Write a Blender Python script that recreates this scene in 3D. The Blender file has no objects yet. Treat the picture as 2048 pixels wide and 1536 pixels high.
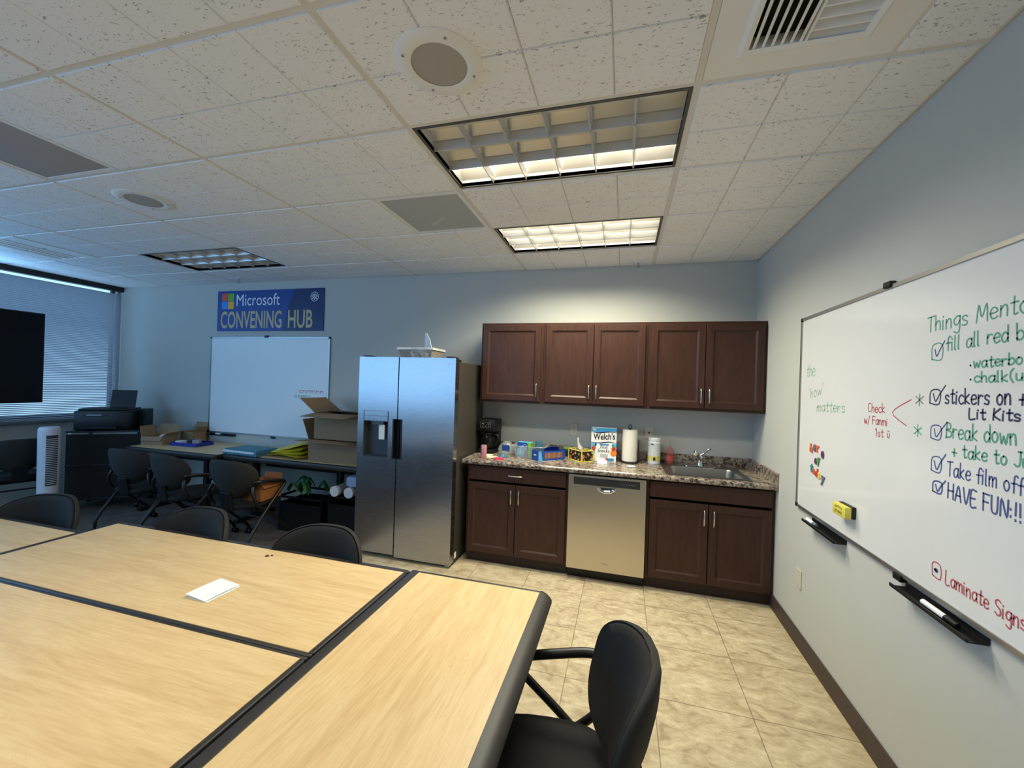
import bpy, bmesh, math, random
from mathutils import Vector, Matrix
R = random.Random(7)
SC = bpy.context.scene
COL = SC.collection
PI = math.pi
H = 2.743            # ceiling height

# ------------------------------------------------------------------ camera
cam_d = bpy.data.cameras.new('camera')
cam = bpy.data.objects.new('camera', cam_d); COL.objects.link(cam)
cam_d.sensor_width = 36.0
cam_d.lens = 816.166 / 2048 * 36.0
cam_d.clip_start = 0.02
_r = ((0.96406, 0.26370, 0.03195), (0.03090, 0.00814, -0.99949), (-0.26383, 0.96457, 0.0))
def _rot():
    w = Vector((-0.0047, 0.2668, 0.0320)); t = w.length
    K = Matrix.Rotation(t, 3, w.normalized())
    B = Matrix(((1, 0, 0), (0, 0, -1), (0, 1, 0)))
    return K @ B
_m = _rot()                      # world -> camera (x right, y down, z forward)
_cw = Matrix((_m[0], -_m[1], -_m[2])).transposed()
cam.matrix_world = Matrix.Translation((-1.105, -4.0034, 1.5845)) @ _cw.to_4x4()
SC.camera = cam

# ------------------------------------------------------------------ world, colour management, big lights
SC.view_settings.view_transform = 'Standard'
SC.view_settings.look = 'None'
SC.view_settings.gamma = 1.0
SC.view_settings.use_curve_mapping = False
SC.view_settings.exposure = 0.12
SC.cycles.use_denoising = True
SC.cycles.max_bounces = 10
SC.cycles.diffuse_bounces = 5
SC.cycles.sample_clamp_indirect = 6.0
world = bpy.data.worlds.new('world'); SC.world = world
world.use_nodes = True
_bg = world.node_tree.nodes['Background']
_bg.inputs[0].default_value = (0.42, 0.70, 1.0, 1)
_bg.inputs[1].default_value = 1.6

def area_light(name, loc, rot, sx, sy, power, col, spread=180):
    l = bpy.data.lights.new(name, 'AREA')
    l.shape = 'RECTANGLE'; l.size = sx; l.size_y = sy
    l.energy = power; l.color = col; l.spread = math.radians(spread)
    o = bpy.data.objects.new(name, l); COL.objects.link(o)
    o.location = loc; o.rotation_euler = rot
    return o
DAY = (0.21, 0.53, 1.0)
WARM = (1.0, 0.95, 0.72); COOL = (1.0, 0.98, 0.86)
# daylight that enters by the window strip (beside the blinds) and by the window behind the photographer
for _k in range(4): area_light('window_daylight', (-7.70, -3.5, 1.24+.38*_k), (0, -PI/2-.16, 0), .36, 4.6, 24, DAY)
area_light('rear_window_daylight', (-5.6, -6.48, 1.75), (PI/2, 0, 0), 3.8, 1.75, 32, DAY)
# daylight outside, falling on the back of the blinds
area_light('outside_daylight', (-9.0, -2.2, 2.4), (0, -PI/2 - 0.35, 0), 3.0, 6.0, 16, (0.22, 0.50, 1.0))

# ------------------------------------------------------------------ material helpers
def new_mat(name):
    m = bpy.data.materials.new(name); m.use_nodes = True
    nt = m.node_tree
    return m, nt, nt.nodes['Principled BSDF']
def srgb(r, g, b):
    f = lambda c: (c/255/12.92) if c/255 <= 0.04045 else ((c/255 + 0.055)/1.055)**2.4
    return (f(r), f(g), f(b), 1)
def mat(name, col, rough=0.5, metal=0.0, spec=0.5, emit=None, es=0, noise=0, nscale=30, bump=0, coat=0, trans=0, alpha=1, ior=1.45):
    m, nt, p = new_mat(name)
    c = srgb(*col)
    p.inputs['Base Color'].default_value = c
    p.inputs['Roughness'].default_value = rough
    p.inputs['Metallic'].default_value = metal
    p.inputs['Specular IOR Level'].default_value = spec
    p.inputs['IOR'].default_value = ior
    if coat: p.inputs['Coat Weight'].default_value = coat
    if trans: p.inputs['Transmission Weight'].default_value = trans
    if alpha < 1: p.inputs['Alpha'].default_value = alpha
    if emit: 
        p.inputs['Emission Color'].default_value = emit if len(emit) == 4 else (*emit, 1)
        p.inputs['Emission Strength'].default_value = es
    if noise or bump:
        tc = nt.nodes.new('ShaderNodeTexCoord')
        n = nt.nodes.new('ShaderNodeTexNoise'); n.inputs['Scale'].default_value = nscale; n.inputs['Detail'].default_value = 5
        nt.links.new(tc.outputs['Object'], n.inputs['Vector'])
        if noise:
            mr = nt.nodes.new('ShaderNodeMapRange')
            mr.inputs['To Min'].default_value = 1 - noise; mr.inputs['To Max'].default_value = 1 + noise
            mx = nt.nodes.new('ShaderNodeVectorMath'); mx.operation = 'SCALE'; mx.inputs[0].default_value = c[:3]
            nt.links.new(n.outputs['Fac'], mr.inputs['Value'])
            nt.links.new(mr.outputs['Result'], mx.inputs['Scale'])
            nt.links.new(mx.outputs['Vector'], p.inputs['Base Color'])
        if bump:
            b = nt.nodes.new('ShaderNodeBump'); b.inputs['Strength'].default_value = bump; b.inputs['Distance'].default_value = 0.01
            nt.links.new(n.outputs['Fac'], b.inputs['Height'])
            nt.links.new(b.outputs['Normal'], p.inputs['Normal'])
    return m
def ramp(nt, fac, stops):
    r = nt.nodes.new('ShaderNodeValToRGB')
    while len(r.color_ramp.elements) < len(stops): r.color_ramp.elements.new(0.5)
    for e, (pos, c) in zip(r.color_ramp.elements, stops):
        e.position = pos; e.color = srgb(*c)
    nt.links.new(fac, r.inputs['Fac'])
    return r.outputs['Color']
def texco(nt, scale=(1, 1, 1), kind='Object', rot=(0, 0, 0)):
    tc = nt.nodes.new('ShaderNodeTexCoord'); mp = nt.nodes.new('ShaderNodeMapping')
    mp.inputs['Scale'].default_value = scale; mp.inputs['Rotation'].default_value = rot
    nt.links.new(tc.outputs[kind], mp.inputs['Vector'])
    return mp.outputs['Vector']
def noise(nt, vec, scale, detail=4, rough=0.5, dist=0):
    n = nt.nodes.new('ShaderNodeTexNoise')
    n.inputs['Scale'].default_value = scale; n.inputs['Detail'].default_value = detail
    n.inputs['Roughness'].default_value = rough; n.inputs['Distortion'].default_value = dist
    nt.links.new(vec, n.inputs['Vector'])
    return n.outputs['Fac']
def math_n(nt, op, a, b=None, c=None):
    n = nt.nodes.new('ShaderNodeMath'); n.operation = op
    for i, v in enumerate((a, b, c)):
        if v is None: continue
        if isinstance(v, (int, float)): n.inputs[i].default_value = v
        else: nt.links.new(v, n.inputs[i])
    return n.outputs[0]
def mixc(nt, fac, a, b, mode='MIX'):
    n = nt.nodes.new('ShaderNodeMix'); n.data_type = 'RGBA'; n.blend_type = mode
    for s, v in ((n.inputs['Factor'], fac), (n.inputs['A'], a), (n.inputs['B'], b)):
        if isinstance(v, (int, float)): s.default_value = v
        elif isinstance(v, tuple): s.default_value = v
        else: nt.links.new(v, s)
    return n.outputs['Result']

def mat_wood():
    m, nt, p = new_mat('maple_laminate')
    v = texco(nt, (1.0, 9.0, 9.0))
    n1 = noise(nt, v, 2.2, 7, 0.62, 0.7)
    n2 = noise(nt, texco(nt, (3.0, 40.0, 40.0)), 3.0, 4, 0.6)
    n3 = noise(nt, texco(nt, (1.6, 6.0, 6.0)), 2.0, 3, 0.5, 1.5)
    c1 = ramp(nt, n1, [(0.30, (212, 178, 126)), (0.5, (224, 193, 141)), (0.70, (231, 202, 151))])
    c2 = ramp(nt, n2, [(0.40, (240, 230, 218)), (0.60, (255, 255, 255))])
    c = mixc(nt, 0.55, c1, c2, 'MULTIPLY')
    sw = math_n(nt, 'PINGPONG', math_n(nt, 'MULTIPLY', n3, 9.0), 0.5)
    fac = math_n(nt, 'MULTIPLY', math_n(nt, 'LESS_THAN', sw, 0.05), math_n(nt, 'GREATER_THAN', n1, 0.55))
    c = mixc(nt, math_n(nt, 'MULTIPLY', fac, 0.16), c, srgb(176, 130, 84))
    nt.links.new(c, p.inputs['Base Color'])
    p.inputs['Roughness'].default_value = 0.38
    return m
def mat_granite():
    m, nt, p = new_mat('granite_laminate')
    v = texco(nt, (1, 1, 1))
    n1 = noise(nt, v, 34, 6, 0.7, 0.6)
    n2 = noise(nt, v, 11, 4, 0.6, 1.0)
    n3 = noise(nt, v, 80, 3, 0.6)
    a = math_n(nt, 'ADD', math_n(nt, 'MULTIPLY', n1, 0.6), math_n(nt, 'ADD', math_n(nt, 'MULTIPLY', n2, 0.25), math_n(nt, 'MULTIPLY', n3, 0.15)))
    c = ramp(nt, a, [(0.38, (28, 24, 25)), (0.45, (74, 62, 58)), (0.50, (128, 114, 102)), (0.55, (172, 160, 142)), (0.60, (96, 84, 78)), (0.67, (206, 196, 178))])
    nt.links.new(c, p.inputs['Base Color'])
    p.inputs['Roughness'].default_value = 0.22
    return m
def grid_line(nt, coord, x0, s, w):
    f = math_n(nt, 'FRACT', math_n(nt, 'DIVIDE', math_n(nt, 'SUBTRACT', coord, x0), s))
    d = math_n(nt, 'ABSOLUTE', math_n(nt, 'SUBTRACT', f, 0.5))
    return math_n(nt, 'GREATER_THAN', d, 0.5 - w / s / 2)
def mat_floor():
    m, nt, p = new_mat('travertine_tile')
    g = nt.nodes.new('ShaderNodeNewGeometry'); sp = nt.nodes.new('ShaderNodeSeparateXYZ')
    nt.links.new(g.outputs['Position'], sp.inputs[0])
    x, y = sp.outputs['X'], sp.outputs['Y']
    ln = math_n(nt, 'MAXIMUM', grid_line(nt, x, -0.905 - 20*0.4572, 0.4572, 0.0045), grid_line(nt, y, -0.857 - 20*0.4572, 0.4572, 0.0045))
    # per-tile offset of the stone pattern
    ix = math_n(nt, 'FLOOR', math_n(nt, 'DIVIDE', math_n(nt, 'ADD', x, 0.905), 0.4572))
    iy = math_n(nt, 'FLOOR', math_n(nt, 'DIVIDE', math_n(nt, 'ADD', y, 0.857), 0.4572))
    cx = nt.nodes.new('ShaderNodeCombineXYZ')
    nt.links.new(math_n(nt, 'MULTIPLY', ix, 3.7), cx.inputs[0]); nt.links.new(math_n(nt, 'MULTIPLY', iy, 5.3), cx.inputs[1])
    ad = nt.nodes.new('ShaderNodeVectorMath'); nt.links.new(g.outputs['Position'], ad.inputs[0]); nt.links.new(cx.outputs[0], ad.inputs[1])
    v = ad.outputs[0]
    mp = nt.nodes.new('ShaderNodeMapping'); mp.inputs['Scale'].default_value = (1.0, 1.7, 1); mp.inputs['Rotation'].default_value = (0, 0, 0.5)
    nt.links.new(v, mp.inputs['Vector']); v = mp.outputs['Vector']
    n1 = noise(nt, v, 5.5, 8, 0.62, 1.4)
    n2 = noise(nt, v, 26, 5, 0.65, 0.5)
    c1 = ramp(nt, n1, [(0.33, (170, 152, 122)), (0.45, (192, 175, 143)), (0.55, (205, 189, 157)), (0.7, (216, 203, 173))])
    c2 = ramp(nt, n2, [(0.35, (216, 210, 200)), (0.6, (255, 255, 255))])
    c = mixc(nt, 0.6, c1, c2, 'MULTIPLY')
    c = mixc(nt, math_n(nt, 'MULTIPLY', ln, 0.75), c, srgb(112, 98, 76))
    nt.links.new(c, p.inputs['Base Color'])
    p.inputs['Roughness'].default_value = 0.4
    b = nt.nodes.new('ShaderNodeBump'); b.inputs['Strength'].default_value = 0.25; b.inputs['Distance'].default_value = 0.004
    nt.links.new(math_n(nt, 'SUBTRACT', n2, ln), b.inputs['Height']); nt.links.new(b.outputs[0], p.inputs['Normal'])
    return m
def mat_ceiling():
    m, nt, p = new_mat('fissured_tile')
    g = nt.nodes.new('ShaderNodeNewGeometry')
    mp = nt.nodes.new('ShaderNodeMapping'); mp.inputs['Rotation'].default_value = (0, 0, 0.9); mp.inputs['Scale'].default_value = (1.0, 1.9, 1)
    nt.links.new(g.outputs['Position'], mp.inputs['Vector'])
    n1 = noise(nt, mp.outputs['Vector'], 62, 3, 0.55, 0.7)
    n2 = noise(nt, g.outputs['Position'], 7, 2, 0.5)
    hole = math_n(nt, 'LESS_THAN', math_n(nt, 'ADD', n1, math_n(nt, 'MULTIPLY', n2, 0.10)), 0.402)
    c = mixc(nt, math_n(nt, 'MULTIPLY', hole, 0.75), srgb(240, 240, 240), srgb(146, 134, 122))
    nt.links.new(c, p.inputs['Base Color'])
    p.inputs['Roughness'].default_value = 0.95
    b = nt.nodes.new('ShaderNodeBump'); b.inputs['Strength'].default_value = 0.6; b.inputs['Distance'].default_value = 0.003
    nt.links.new(math_n(nt, 'SUBTRACT', 1.0, hole), b.inputs['Height']); nt.links.new(b.outputs[0], p.inputs['Normal'])
    return m
def mat_cabinet():
    m, nt, p = new_mat('espresso_wood')
    n1 = noise(nt, texco(nt, (14, 14, 1.6)), 3.0, 5, 0.6, 0.4)
    c = ramp(nt, n1, [(0.3, (53, 32, 25)), (0.5, (61, 38, 30)), (0.7, (67, 43, 34))])
    nt.links.new(c, p.inputs['Base Color'])
    p.inputs['Roughness'].default_value = 0.38; p.inputs['Specular IOR Level'].default_value = 0.3
    return m
def mat_steel(name, col, rough, stretch):
    m, nt, p = new_mat(name)
    p.inputs['Base Color'].default_value = srgb(*col)
    p.inputs['Metallic'].default_value = 1.0
    n1 = noise(nt, texco(nt, stretch), 6.0, 3, 0.6)
    rr = math_n(nt, 'ADD', math_n(nt, 'MULTIPLY', n1, 0.10), rough - 0.05)
    nt.links.new(rr, p.inputs['Roughness'])
    p.inputs['Anisotropic'].default_value = 0.6
    tg = nt.nodes.new('ShaderNodeTangent'); tg.direction_type = 'RADIAL'; tg.axis = 'Z'
    nt.links.new(tg.outputs[0], p.inputs['Tangent'])
    b = nt.nodes.new('ShaderNodeBump'); b.inputs['Strength'].default_value = 0.012; b.inputs['Distance'].default_value = 0.002
    nt.links.new(n1, b.inputs['Height']); nt.links.new(b.outputs[0], p.inputs['Normal'])
    return m
def mat_slat():
    m, nt, p = new_mat('blind_slat')
    p.inputs['Base Color'].default_value = srgb(150, 158, 168)
    p.inputs['Roughness'].default_value = 0.5
    tr = nt.nodes.new('ShaderNodeBsdfTranslucent'); tr.inputs['Color'].default_value = srgb(190, 200, 212)
    mx = nt.nodes.new('ShaderNodeMixShader'); mx.inputs[0].default_value = 0.3
    out = nt.nodes['Material Output']
    nt.links.new(p.outputs[0], mx.inputs[1]); nt.links.new(tr.outputs[0], mx.inputs[2]); nt.links.new(mx.outputs[0], out.inputs[0])
    return m
def mat_clear(name, tint, rough=0.05, mix=0.25):
    m, nt, p = new_mat(name)
    p.inputs['Base Color'].default_value = srgb(*tint)
    p.inputs['Roughness'].default_value = rough
    tr = nt.nodes.new('ShaderNodeBsdfTransparent'); tr.inputs['Color'].default_value = (0.96, 0.97, 0.98, 1)
    mx = nt.nodes.new('ShaderNodeMixShader'); mx.inputs[0].default_value = mix
    out = nt.nodes['Material Output']
    nt.links.new(tr.outputs[0], mx.inputs[1]); nt.links.new(p.outputs[0], mx.inputs[2]); nt.links.new(mx.outputs[0], out.inputs[0])
    return m
def mat_carpet():
    m, nt, p = new_mat('carpet')
    g = nt.nodes.new('ShaderNodeNewGeometry')
    n1 = noise(nt, g.outputs['Position'], 220, 3, 0.7)
    n2 = noise(nt, g.outputs['Position'], 9, 3, 0.6)
    c = ramp(nt, math_n(nt, 'ADD', math_n(nt, 'MULTIPLY', n1, 0.6), math_n(nt, 'MULTIPLY', n2, 0.4)), [(0.35, (76, 66, 58)), (0.65, (118, 104, 92))])
    nt.links.new(c, p.inputs['Base Color']); p.inputs['Roughness'].default_value = 1.0
    return m
def mat_floral():
    m, nt, p = new_mat('floral_print')
    v = texco(nt, (1, 1, 1))
    vo = nt.nodes.new('ShaderNodeTexVoronoi'); vo.inputs['Scale'].default_value = 34; nt.links.new(v, vo.inputs['Vector'])
    flower = math_n(nt, 'LESS_THAN', vo.outputs['Distance'], 0.42)
    sp = nt.nodes.new('ShaderNodeSeparateColor'); nt.links.new(vo.outputs['Color'], sp.inputs[0])
    c = ramp(nt, sp.outputs[0], [(0.0, (214, 120, 70)), (0.35, (236, 200, 120)), (0.6, (196, 150, 96)), (0.8, (120, 140, 70)), (1.0, (226, 96, 60))])
    nt.links.new(mixc(nt, flower, srgb(24, 26, 16), c), p.inputs['Base Color'])
    p.inputs['Roughness'].default_value = 0.5
    return m
def mat_weave():
    m, nt, p = new_mat('woven_reed')
    w = nt.nodes.new('ShaderNodeTexWave'); w.bands_direction = 'Z'; w.inputs['Scale'].default_value = 40; w.inputs['Distortion'].default_value = 2.5
    w.inputs['Detail Scale'].default_value = 3.0
    nt.links.new(texco(nt), w.inputs['Vector'])
    nt.links.new(ramp(nt, w.outputs['Fac'], [(0.2, (90, 76, 66)), (0.7, (206, 198, 188))]), p.inputs['Base Color'])
    p.inputs['Roughness'].default_value = 0.8
    return m

M = dict(
    wall=mat('wall_paint', (190, 190, 184), 0.9, noise=0.015, nscale=4, bump=0.02, spec=0.3),
    wood=mat_wood(), granite=mat_granite(), floor=mat_floor(), ceil=mat_ceiling(), cab=mat_cabinet(), carpet=mat_carpet(),
    kick=mat('toe_kick', (52, 38, 32), 0.6),
    grid=mat('ceiling_grid_paint', (222, 220, 214), 0.7),
    white=mat('white_enamel', (236, 235, 232), 0.45),
    offwhite=mat('almond_plastic', (206, 200, 180), 0.4),
    base=mat('rubber_base', (66, 54, 48), 0.5),
    black=mat('black_plastic', (15, 15, 17), 0.42),
    blackmatte=mat('black_fabric', (22, 21, 20), 0.85, noise=0.25, nscale=300, bump=0.15),
    mesh=mat('charcoal_mesh', (40, 38, 35), 0.8, noise=0.25, nscale=500),
    bandblk=mat('edge_band', (50, 46, 43), 0.45),
    tube=mat('black_powder_coat', (26, 25, 24), 0.38),
    steel=mat_steel('brushed_steel', (172, 172, 174), 0.26, (1, 1, 60)),
    steeldw=mat_steel('dishwasher_steel', (205, 198, 186), 0.36, (60, 60, 1)),
    side=mat('fridge_side_grey', (92, 88, 80), 0.45, 0.6),
    chrome=mat('chrome', (225, 225, 225), 0.12, 1.0),
    nickel=mat('brushed_nickel', (206, 202, 196), 0.25, 1.0),
    sink=mat('sink_steel', (150, 148, 142), 0.3, 1.0),
    alu=mat('aluminium', (170, 168, 164), 0.4, 0.9),
    alubright=mat('reflector_aluminium', (214, 213, 210), 0.3, 0.35),
    darkmetal=mat('dark_trim', (46, 46, 46), 0.5, 0.3),
    softboard=mat('soft_dry_erase_surface', (238, 238, 236), 0.42, spec=0.9),
    board=mat('dry_erase_surface', (226, 226, 224), 0.14, spec=0.9),
    card=mat('cardboard', (150, 124, 96), 0.9, noise=0.06, nscale=12),
    carddark=mat('cardboard_inside', (120, 98, 76), 0.9),
    paper=mat('paper', (240, 240, 240), 0.8),
    tissue=mat('tissue_paper', (236, 234, 228), 0.9),
    towel=mat('paper_towel', (236, 230, 216), 0.95, bump=0.3, nscale=90),
    tube_on=mat('lamp_lit', (255, 255, 255), 0.5, emit=(1.0, 0.92, 0.72), es=9.0),
    tube_off=mat('lamp_unlit', (210, 212, 210), 0.35),
    slat=mat_slat(),
    glass=mat_clear('window_glass', (200, 215, 225), 0.02, 0.06),
    clear=mat_clear('clear_plastic', (205, 212, 214), 0.08, 0.30),
    cleardark=mat_clear('coffee_glass', (20, 18, 16), 0.05, 0.72),
    soap=mat_clear('pink_soap', (190, 96, 90), 0.1, 0.34),
    screen=mat('screen_black', (8, 9, 14), 0.35, spec=0.3),
    fan=mat('fan_white', (214, 214, 220), 0.45),
    fangrey=mat('fan_grille', (60, 62, 68), 0.6),
    blue=mat('sign_blue', (28, 62, 140), 0.45),
    bluedk=mat('sign_navy', (22, 40, 92), 0.45),
    bluearc=mat('sign_arc', (36, 60, 136), 0.45),
    gold=mat('sign_gold', (206, 180, 132), 0.5),
    signwhite=mat('sign_white', (232, 234, 240), 0.5),
    sq_r=mat('square_red', (226, 84, 46), 0.5), sq_g=mat('square_green', (112, 180, 50), 0.5),
    sq_b=mat('square_blue', (40, 140, 230), 0.5), sq_y=mat('square_yellow', (244, 178, 30), 0.5),
    ink_g=mat('green_ink', (92, 158, 134), 0.6), ink_lg=mat('pale_green_ink', (140, 186, 156), 0.6),
    ink_b=mat('blue_ink', (84, 92, 146), 0.6), ink_k=mat('dark_ink', (62, 66, 96), 0.6), ink_r=mat('red_ink', (186, 88, 96), 0.6), ink_gr=mat('grey_ink', (120, 132, 128), 0.6),
    yellow=mat('yellow_plastic', (220, 206, 90), 0.5), yellowcloth=mat('yellow_vinyl', (206, 184, 40), 0.45, noise=0.12, nscale=14, bump=0.3),
    boxblue=mat('box_blue', (30, 78, 168), 0.45), boxcyan=mat('box_light_blue', (96, 176, 222), 0.45), boxgreen=mat('box_green', (120, 190, 48), 0.45),
    skyblue=mat('print_sky_blue', (56, 142, 196), 0.45), printwhite=mat('print_white', (236, 236, 234), 0.45),
    brown=mat('print_brown', (150, 96, 62), 0.5), printblk=mat('print_black', (22, 20, 24), 0.5), printgrey=mat('print_grey', (150, 156, 160), 0.5),
    fruit_r=mat('print_red', (208, 54, 40), 0.45), fruit_o=mat('print_orange', (232, 136, 46), 0.45), leaf=mat('print_leaf', (84, 150, 56), 0.45), berry=mat('print_berry', (30, 40, 60), 0.4),
    teal=mat('teal_card', (70, 128, 150), 0.6), bin=mat('royal_blue_plastic', (30, 48, 140), 0.4),
    orange=mat('orange_card', (150, 92, 44), 0.7), greenbag=mat('green_plastic', (26, 92, 48), 0.4),
    pink=mat('pink_lid', (232, 60, 110), 0.5), cup=mat('pink_foil_can', (214, 150, 160), 0.32, 0.35),
    floral=mat_floral(), weave=mat_weave(), lime=mat('lime_lid', (150, 190, 120), 0.5), bluegrey=mat('blue_grey_plastic', (60, 110, 130), 0.5),
    cream=mat('cream_plastic', (226, 220, 170), 0.5), greypanel=mat('grey_panel', (178, 180, 179), 0.6),
    perf=mat('perforated_metal', (164, 154, 147), 0.7, noise=0.2, nscale=260), grille=mat('speaker_grille', (170, 166, 158), 0.7, noise=0.2, nscale=500),
    duct=mat('duct_dark', (30, 28, 26), 0.9), whitecap=mat('white_canister', (226, 228, 230), 0.4), labelblue=mat('label_blue', (150, 170, 205), 0.5),
    sticker=mat('green_sticker', (170, 196, 130), 0.7), logo=mat('logo_silver', (236, 240, 240), 0.3, 0.2),
    labelyel=mat('label_yellow', (206, 196, 110), 0.5), labelgrey=mat('label_grey', (206, 210, 208), 0.5), darkpanel=mat('control_panel', (44, 46, 48), 0.3),
    recess=mat('dispenser_recess', (70, 76, 82), 0.35, 0.3), lilac=mat('lilac_plastic', (150, 130, 180), 0.5), mteal=mat('magnet_teal', (60, 140, 140), 0.5), morange=mat('magnet_orange', (220, 110, 70), 0.5),
    mgrey=mat('magnet_grey', (110, 116, 126), 0.5), mplum=mat('magnet_plum', (112, 60, 96), 0.5), myel=mat('magnet_yellow', (226, 206, 90), 0.5), mred=mat('magnet_red', (206, 70, 60), 0.5), mgreen=mat('magnet_green', (90, 150, 90), 0.5),
    scorch=mat('brown_crumb', (96, 60, 30), 0.8), brickred=mat('label_brick', (176, 74, 70), 0.5), fixture=mat('fixture_frame', (96, 96, 94), 0.5, 0.4),
    sill=mat('window_sill_grey', (120, 124, 128), 0.6),
)

# ------------------------------------------------------------------ mesh builder
class MB:
    def __init__(s): s.bm = bmesh.new(); s.mi = 0
    def m(s, i): s.mi = i; return s
    def _f(s, vs):
        try:
            f = s.bm.faces.new(vs); f.material_index = s.mi; return f
        except ValueError: return None
    def box(s, x0, x1, y0, y1, z0, z1, b=0, seg=2, rz=0, c=None):
        if x0 > x1: x0, x1 = x1, x0
        if y0 > y1: y0, y1 = y1, y0
        if z0 > z1: z0, z1 = z1, z0
        P = [(x0, y0, z0), (x1, y0, z0), (x1, y1, z0), (x0, y1, z0), (x0, y0, z1), (x1, y0, z1), (x1, y1, z1), (x0, y1, z1)]
        if rz:
            cx, cy = c or ((x0+x1)/2, (y0+y1)/2); co, si = math.cos(rz), math.sin(rz)
            P = [(cx+(x-cx)*co-(y-cy)*si, cy+(x-cx)*si+(y-cy)*co, z) for x, y, z in P]
        v = [s.bm.verts.new(p) for p in P]
        fs = [s._f([v[i] for i in q]) for q in ((3, 2, 1, 0), (4, 5, 6, 7), (0, 1, 5, 4), (1, 2, 6, 5), (2, 3, 7, 6), (3, 0, 4, 7))]
        if b:
            es = list({e for f in fs for e in f.edges})
            r = bmesh.ops.bevel(s.bm, geom=es, offset=b, segments=seg, affect='EDGES', profile=0.5)
            for f in r['faces']: f.material_index = s.mi
        return s
    def quad(s, *P): s._f([s.bm.verts.new(p) for p in P]); return s
    def prism(s, pts, d, b=0):
        d = Vector(d); a = [s.bm.verts.new(p) for p in pts]; c = [s.bm.verts.new(Vector(p) + d) for p in pts]
        fs = [s._f(list(reversed(a))), s._f(c)]
        n = len(a)
        for i in range(n): fs.append(s._f([a[i], a[(i+1) % n], c[(i+1) % n], c[i]]))
        if b:
            es = list({e for f in fs if f for e in f.edges})
            r = bmesh.ops.bevel(s.bm, geom=es, offset=b, segments=2, affect='EDGES', profile=0.5)
            for f in r['faces']: f.material_index = s.mi
        return s
    def ring(s, rings, closed=True, cap=True):
        V = [[s.bm.verts.new(p) for p in r] for r in rings]
        n = len(V[0])
        for a, c in zip(V, V[1:]):
            for i in range(n if closed else n-1):
                s._f([a[i], a[(i+1) % n], c[(i+1) % n], c[i]])
        if cap and closed:
            s._f(list(reversed(V[0]))); s._f(V[-1])
        return s
    def lathe(s, prof, c=(0, 0, 0), n=28, cap=True):
        c = Vector(c)
        return s.ring([[c + Vector((r*math.cos(2*PI*i/n), r*math.sin(2*PI*i/n), z)) for i in range(n)] for r, z in prof], cap=cap)
    def tube(s, pts, r, n=10, smooth=0, cap=True, flat=1.0):
        P = [Vector(p) for p in pts]
        if smooth: P = catmull(P, smooth)
        rr = r if isinstance(r, (list, tuple)) else None
        rings = []; up = None
        for i, p in enumerate(P):
            t = (P[min(i+1, len(P)-1)] - P[max(i-1, 0)])
            if t.length < 1e-9: t = Vector((0, 0, 1))
            t.normalize()
            if up is None:
                up = Vector((0, 0, 1)) if abs(t.z) < 0.9 else Vector((1, 0, 0))
            a = t.cross(up)
            if a.length < 1e-6: a = t.cross(Vector((0, 1, 0)))
            a.normalize(); bb = a.cross(t).normalized(); up = bb
            q = r if rr is None else rr[0] + (rr[1]-rr[0])*i/(len(P)-1)
            rings.append([p + a*(q*math.cos(2*PI*k/n)) + bb*(q*flat*math.sin(2*PI*k/n)) for k in range(n)])
        return s.ring(rings, cap=cap)
    def cyl(s, p0, p1, r, r1=None, n=20): return s.tube([p0, p1], [r, r if r1 is None else r1], n)
    def disc(s, c, u, v, r, n=28, ry=None):
        c, u, v = Vector(c), Vector(u), Vector(v); ry = ry or r
        s._f([s.bm.verts.new(c + u*(r*math.cos(2*PI*i/n)) + v*(ry*math.sin(2*PI*i/n))) for i in range(n)]); return s
    def annulus(s, c, u, v, r0, r1, n=36, a0=0, a1=2*PI):
        c, u, v = Vector(c), Vector(u), Vector(v)
        A = [[s.bm.verts.new(c + u*(r*math.cos(a0+(a1-a0)*i/n)) + v*(r*math.sin(a0+(a1-a0)*i/n))) for i in range(n+1)] for r in (r0, r1)]
        for i in range(n): s._f([A[0][i], A[0][i+1], A[1][i+1], A[1][i]])
        return s
    def grid(s, fn, nu, nv):
        V = [[s.bm.verts.new(fn(i/nu, j/nv)) for i in range(nu+1)] for j in range(nv+1)]
        for j in range(nv):
            for i in range(nu): s._f([V[j][i], V[j][i+1], V[j+1][i+1], V[j+1][i]])
        return s
    def cells(s, xs, zs, holes, f0, f1):
        """slab on an xs-zs lattice without the cells inside any hole; f0/f1 map (a, b) to the two faces"""
        def full(i, j):
            if i < 0 or j < 0 or i >= len(xs)-1 or j >= len(zs)-1: return False
            a, b = (xs[i]+xs[i+1])/2, (zs[j]+zs[j+1])/2
            return not any(h[0] < a < h[1] and h[2] < b < h[3] for h in holes)
        vc = {}
        def V(side, i, j):
            k = (side, i, j)
            if k not in vc: vc[k] = s.bm.verts.new((f1 if side else f0)(xs[i], zs[j]))
            return vc[k]
        for i in range(len(xs)-1):
            for j in range(len(zs)-1):
                if not full(i, j): continue
                for sd in (0, 1): s._f([V(sd, i, j), V(sd, i+1, j), V(sd, i+1, j+1), V(sd, i, j+1)])
                for (di, dj), (a, b) in (((-1, 0), ((i, j), (i, j+1))), ((1, 0), ((i+1, j), (i+1, j+1))), ((0, -1), ((i, j), (i+1, j))), ((0, 1), ((i, j+1), (i+1, j+1)))):
                    if not full(i+di, j+dj): s._f([V(0, *a), V(0, *b), V(1, *b), V(1, *a)])
        return s
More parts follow.
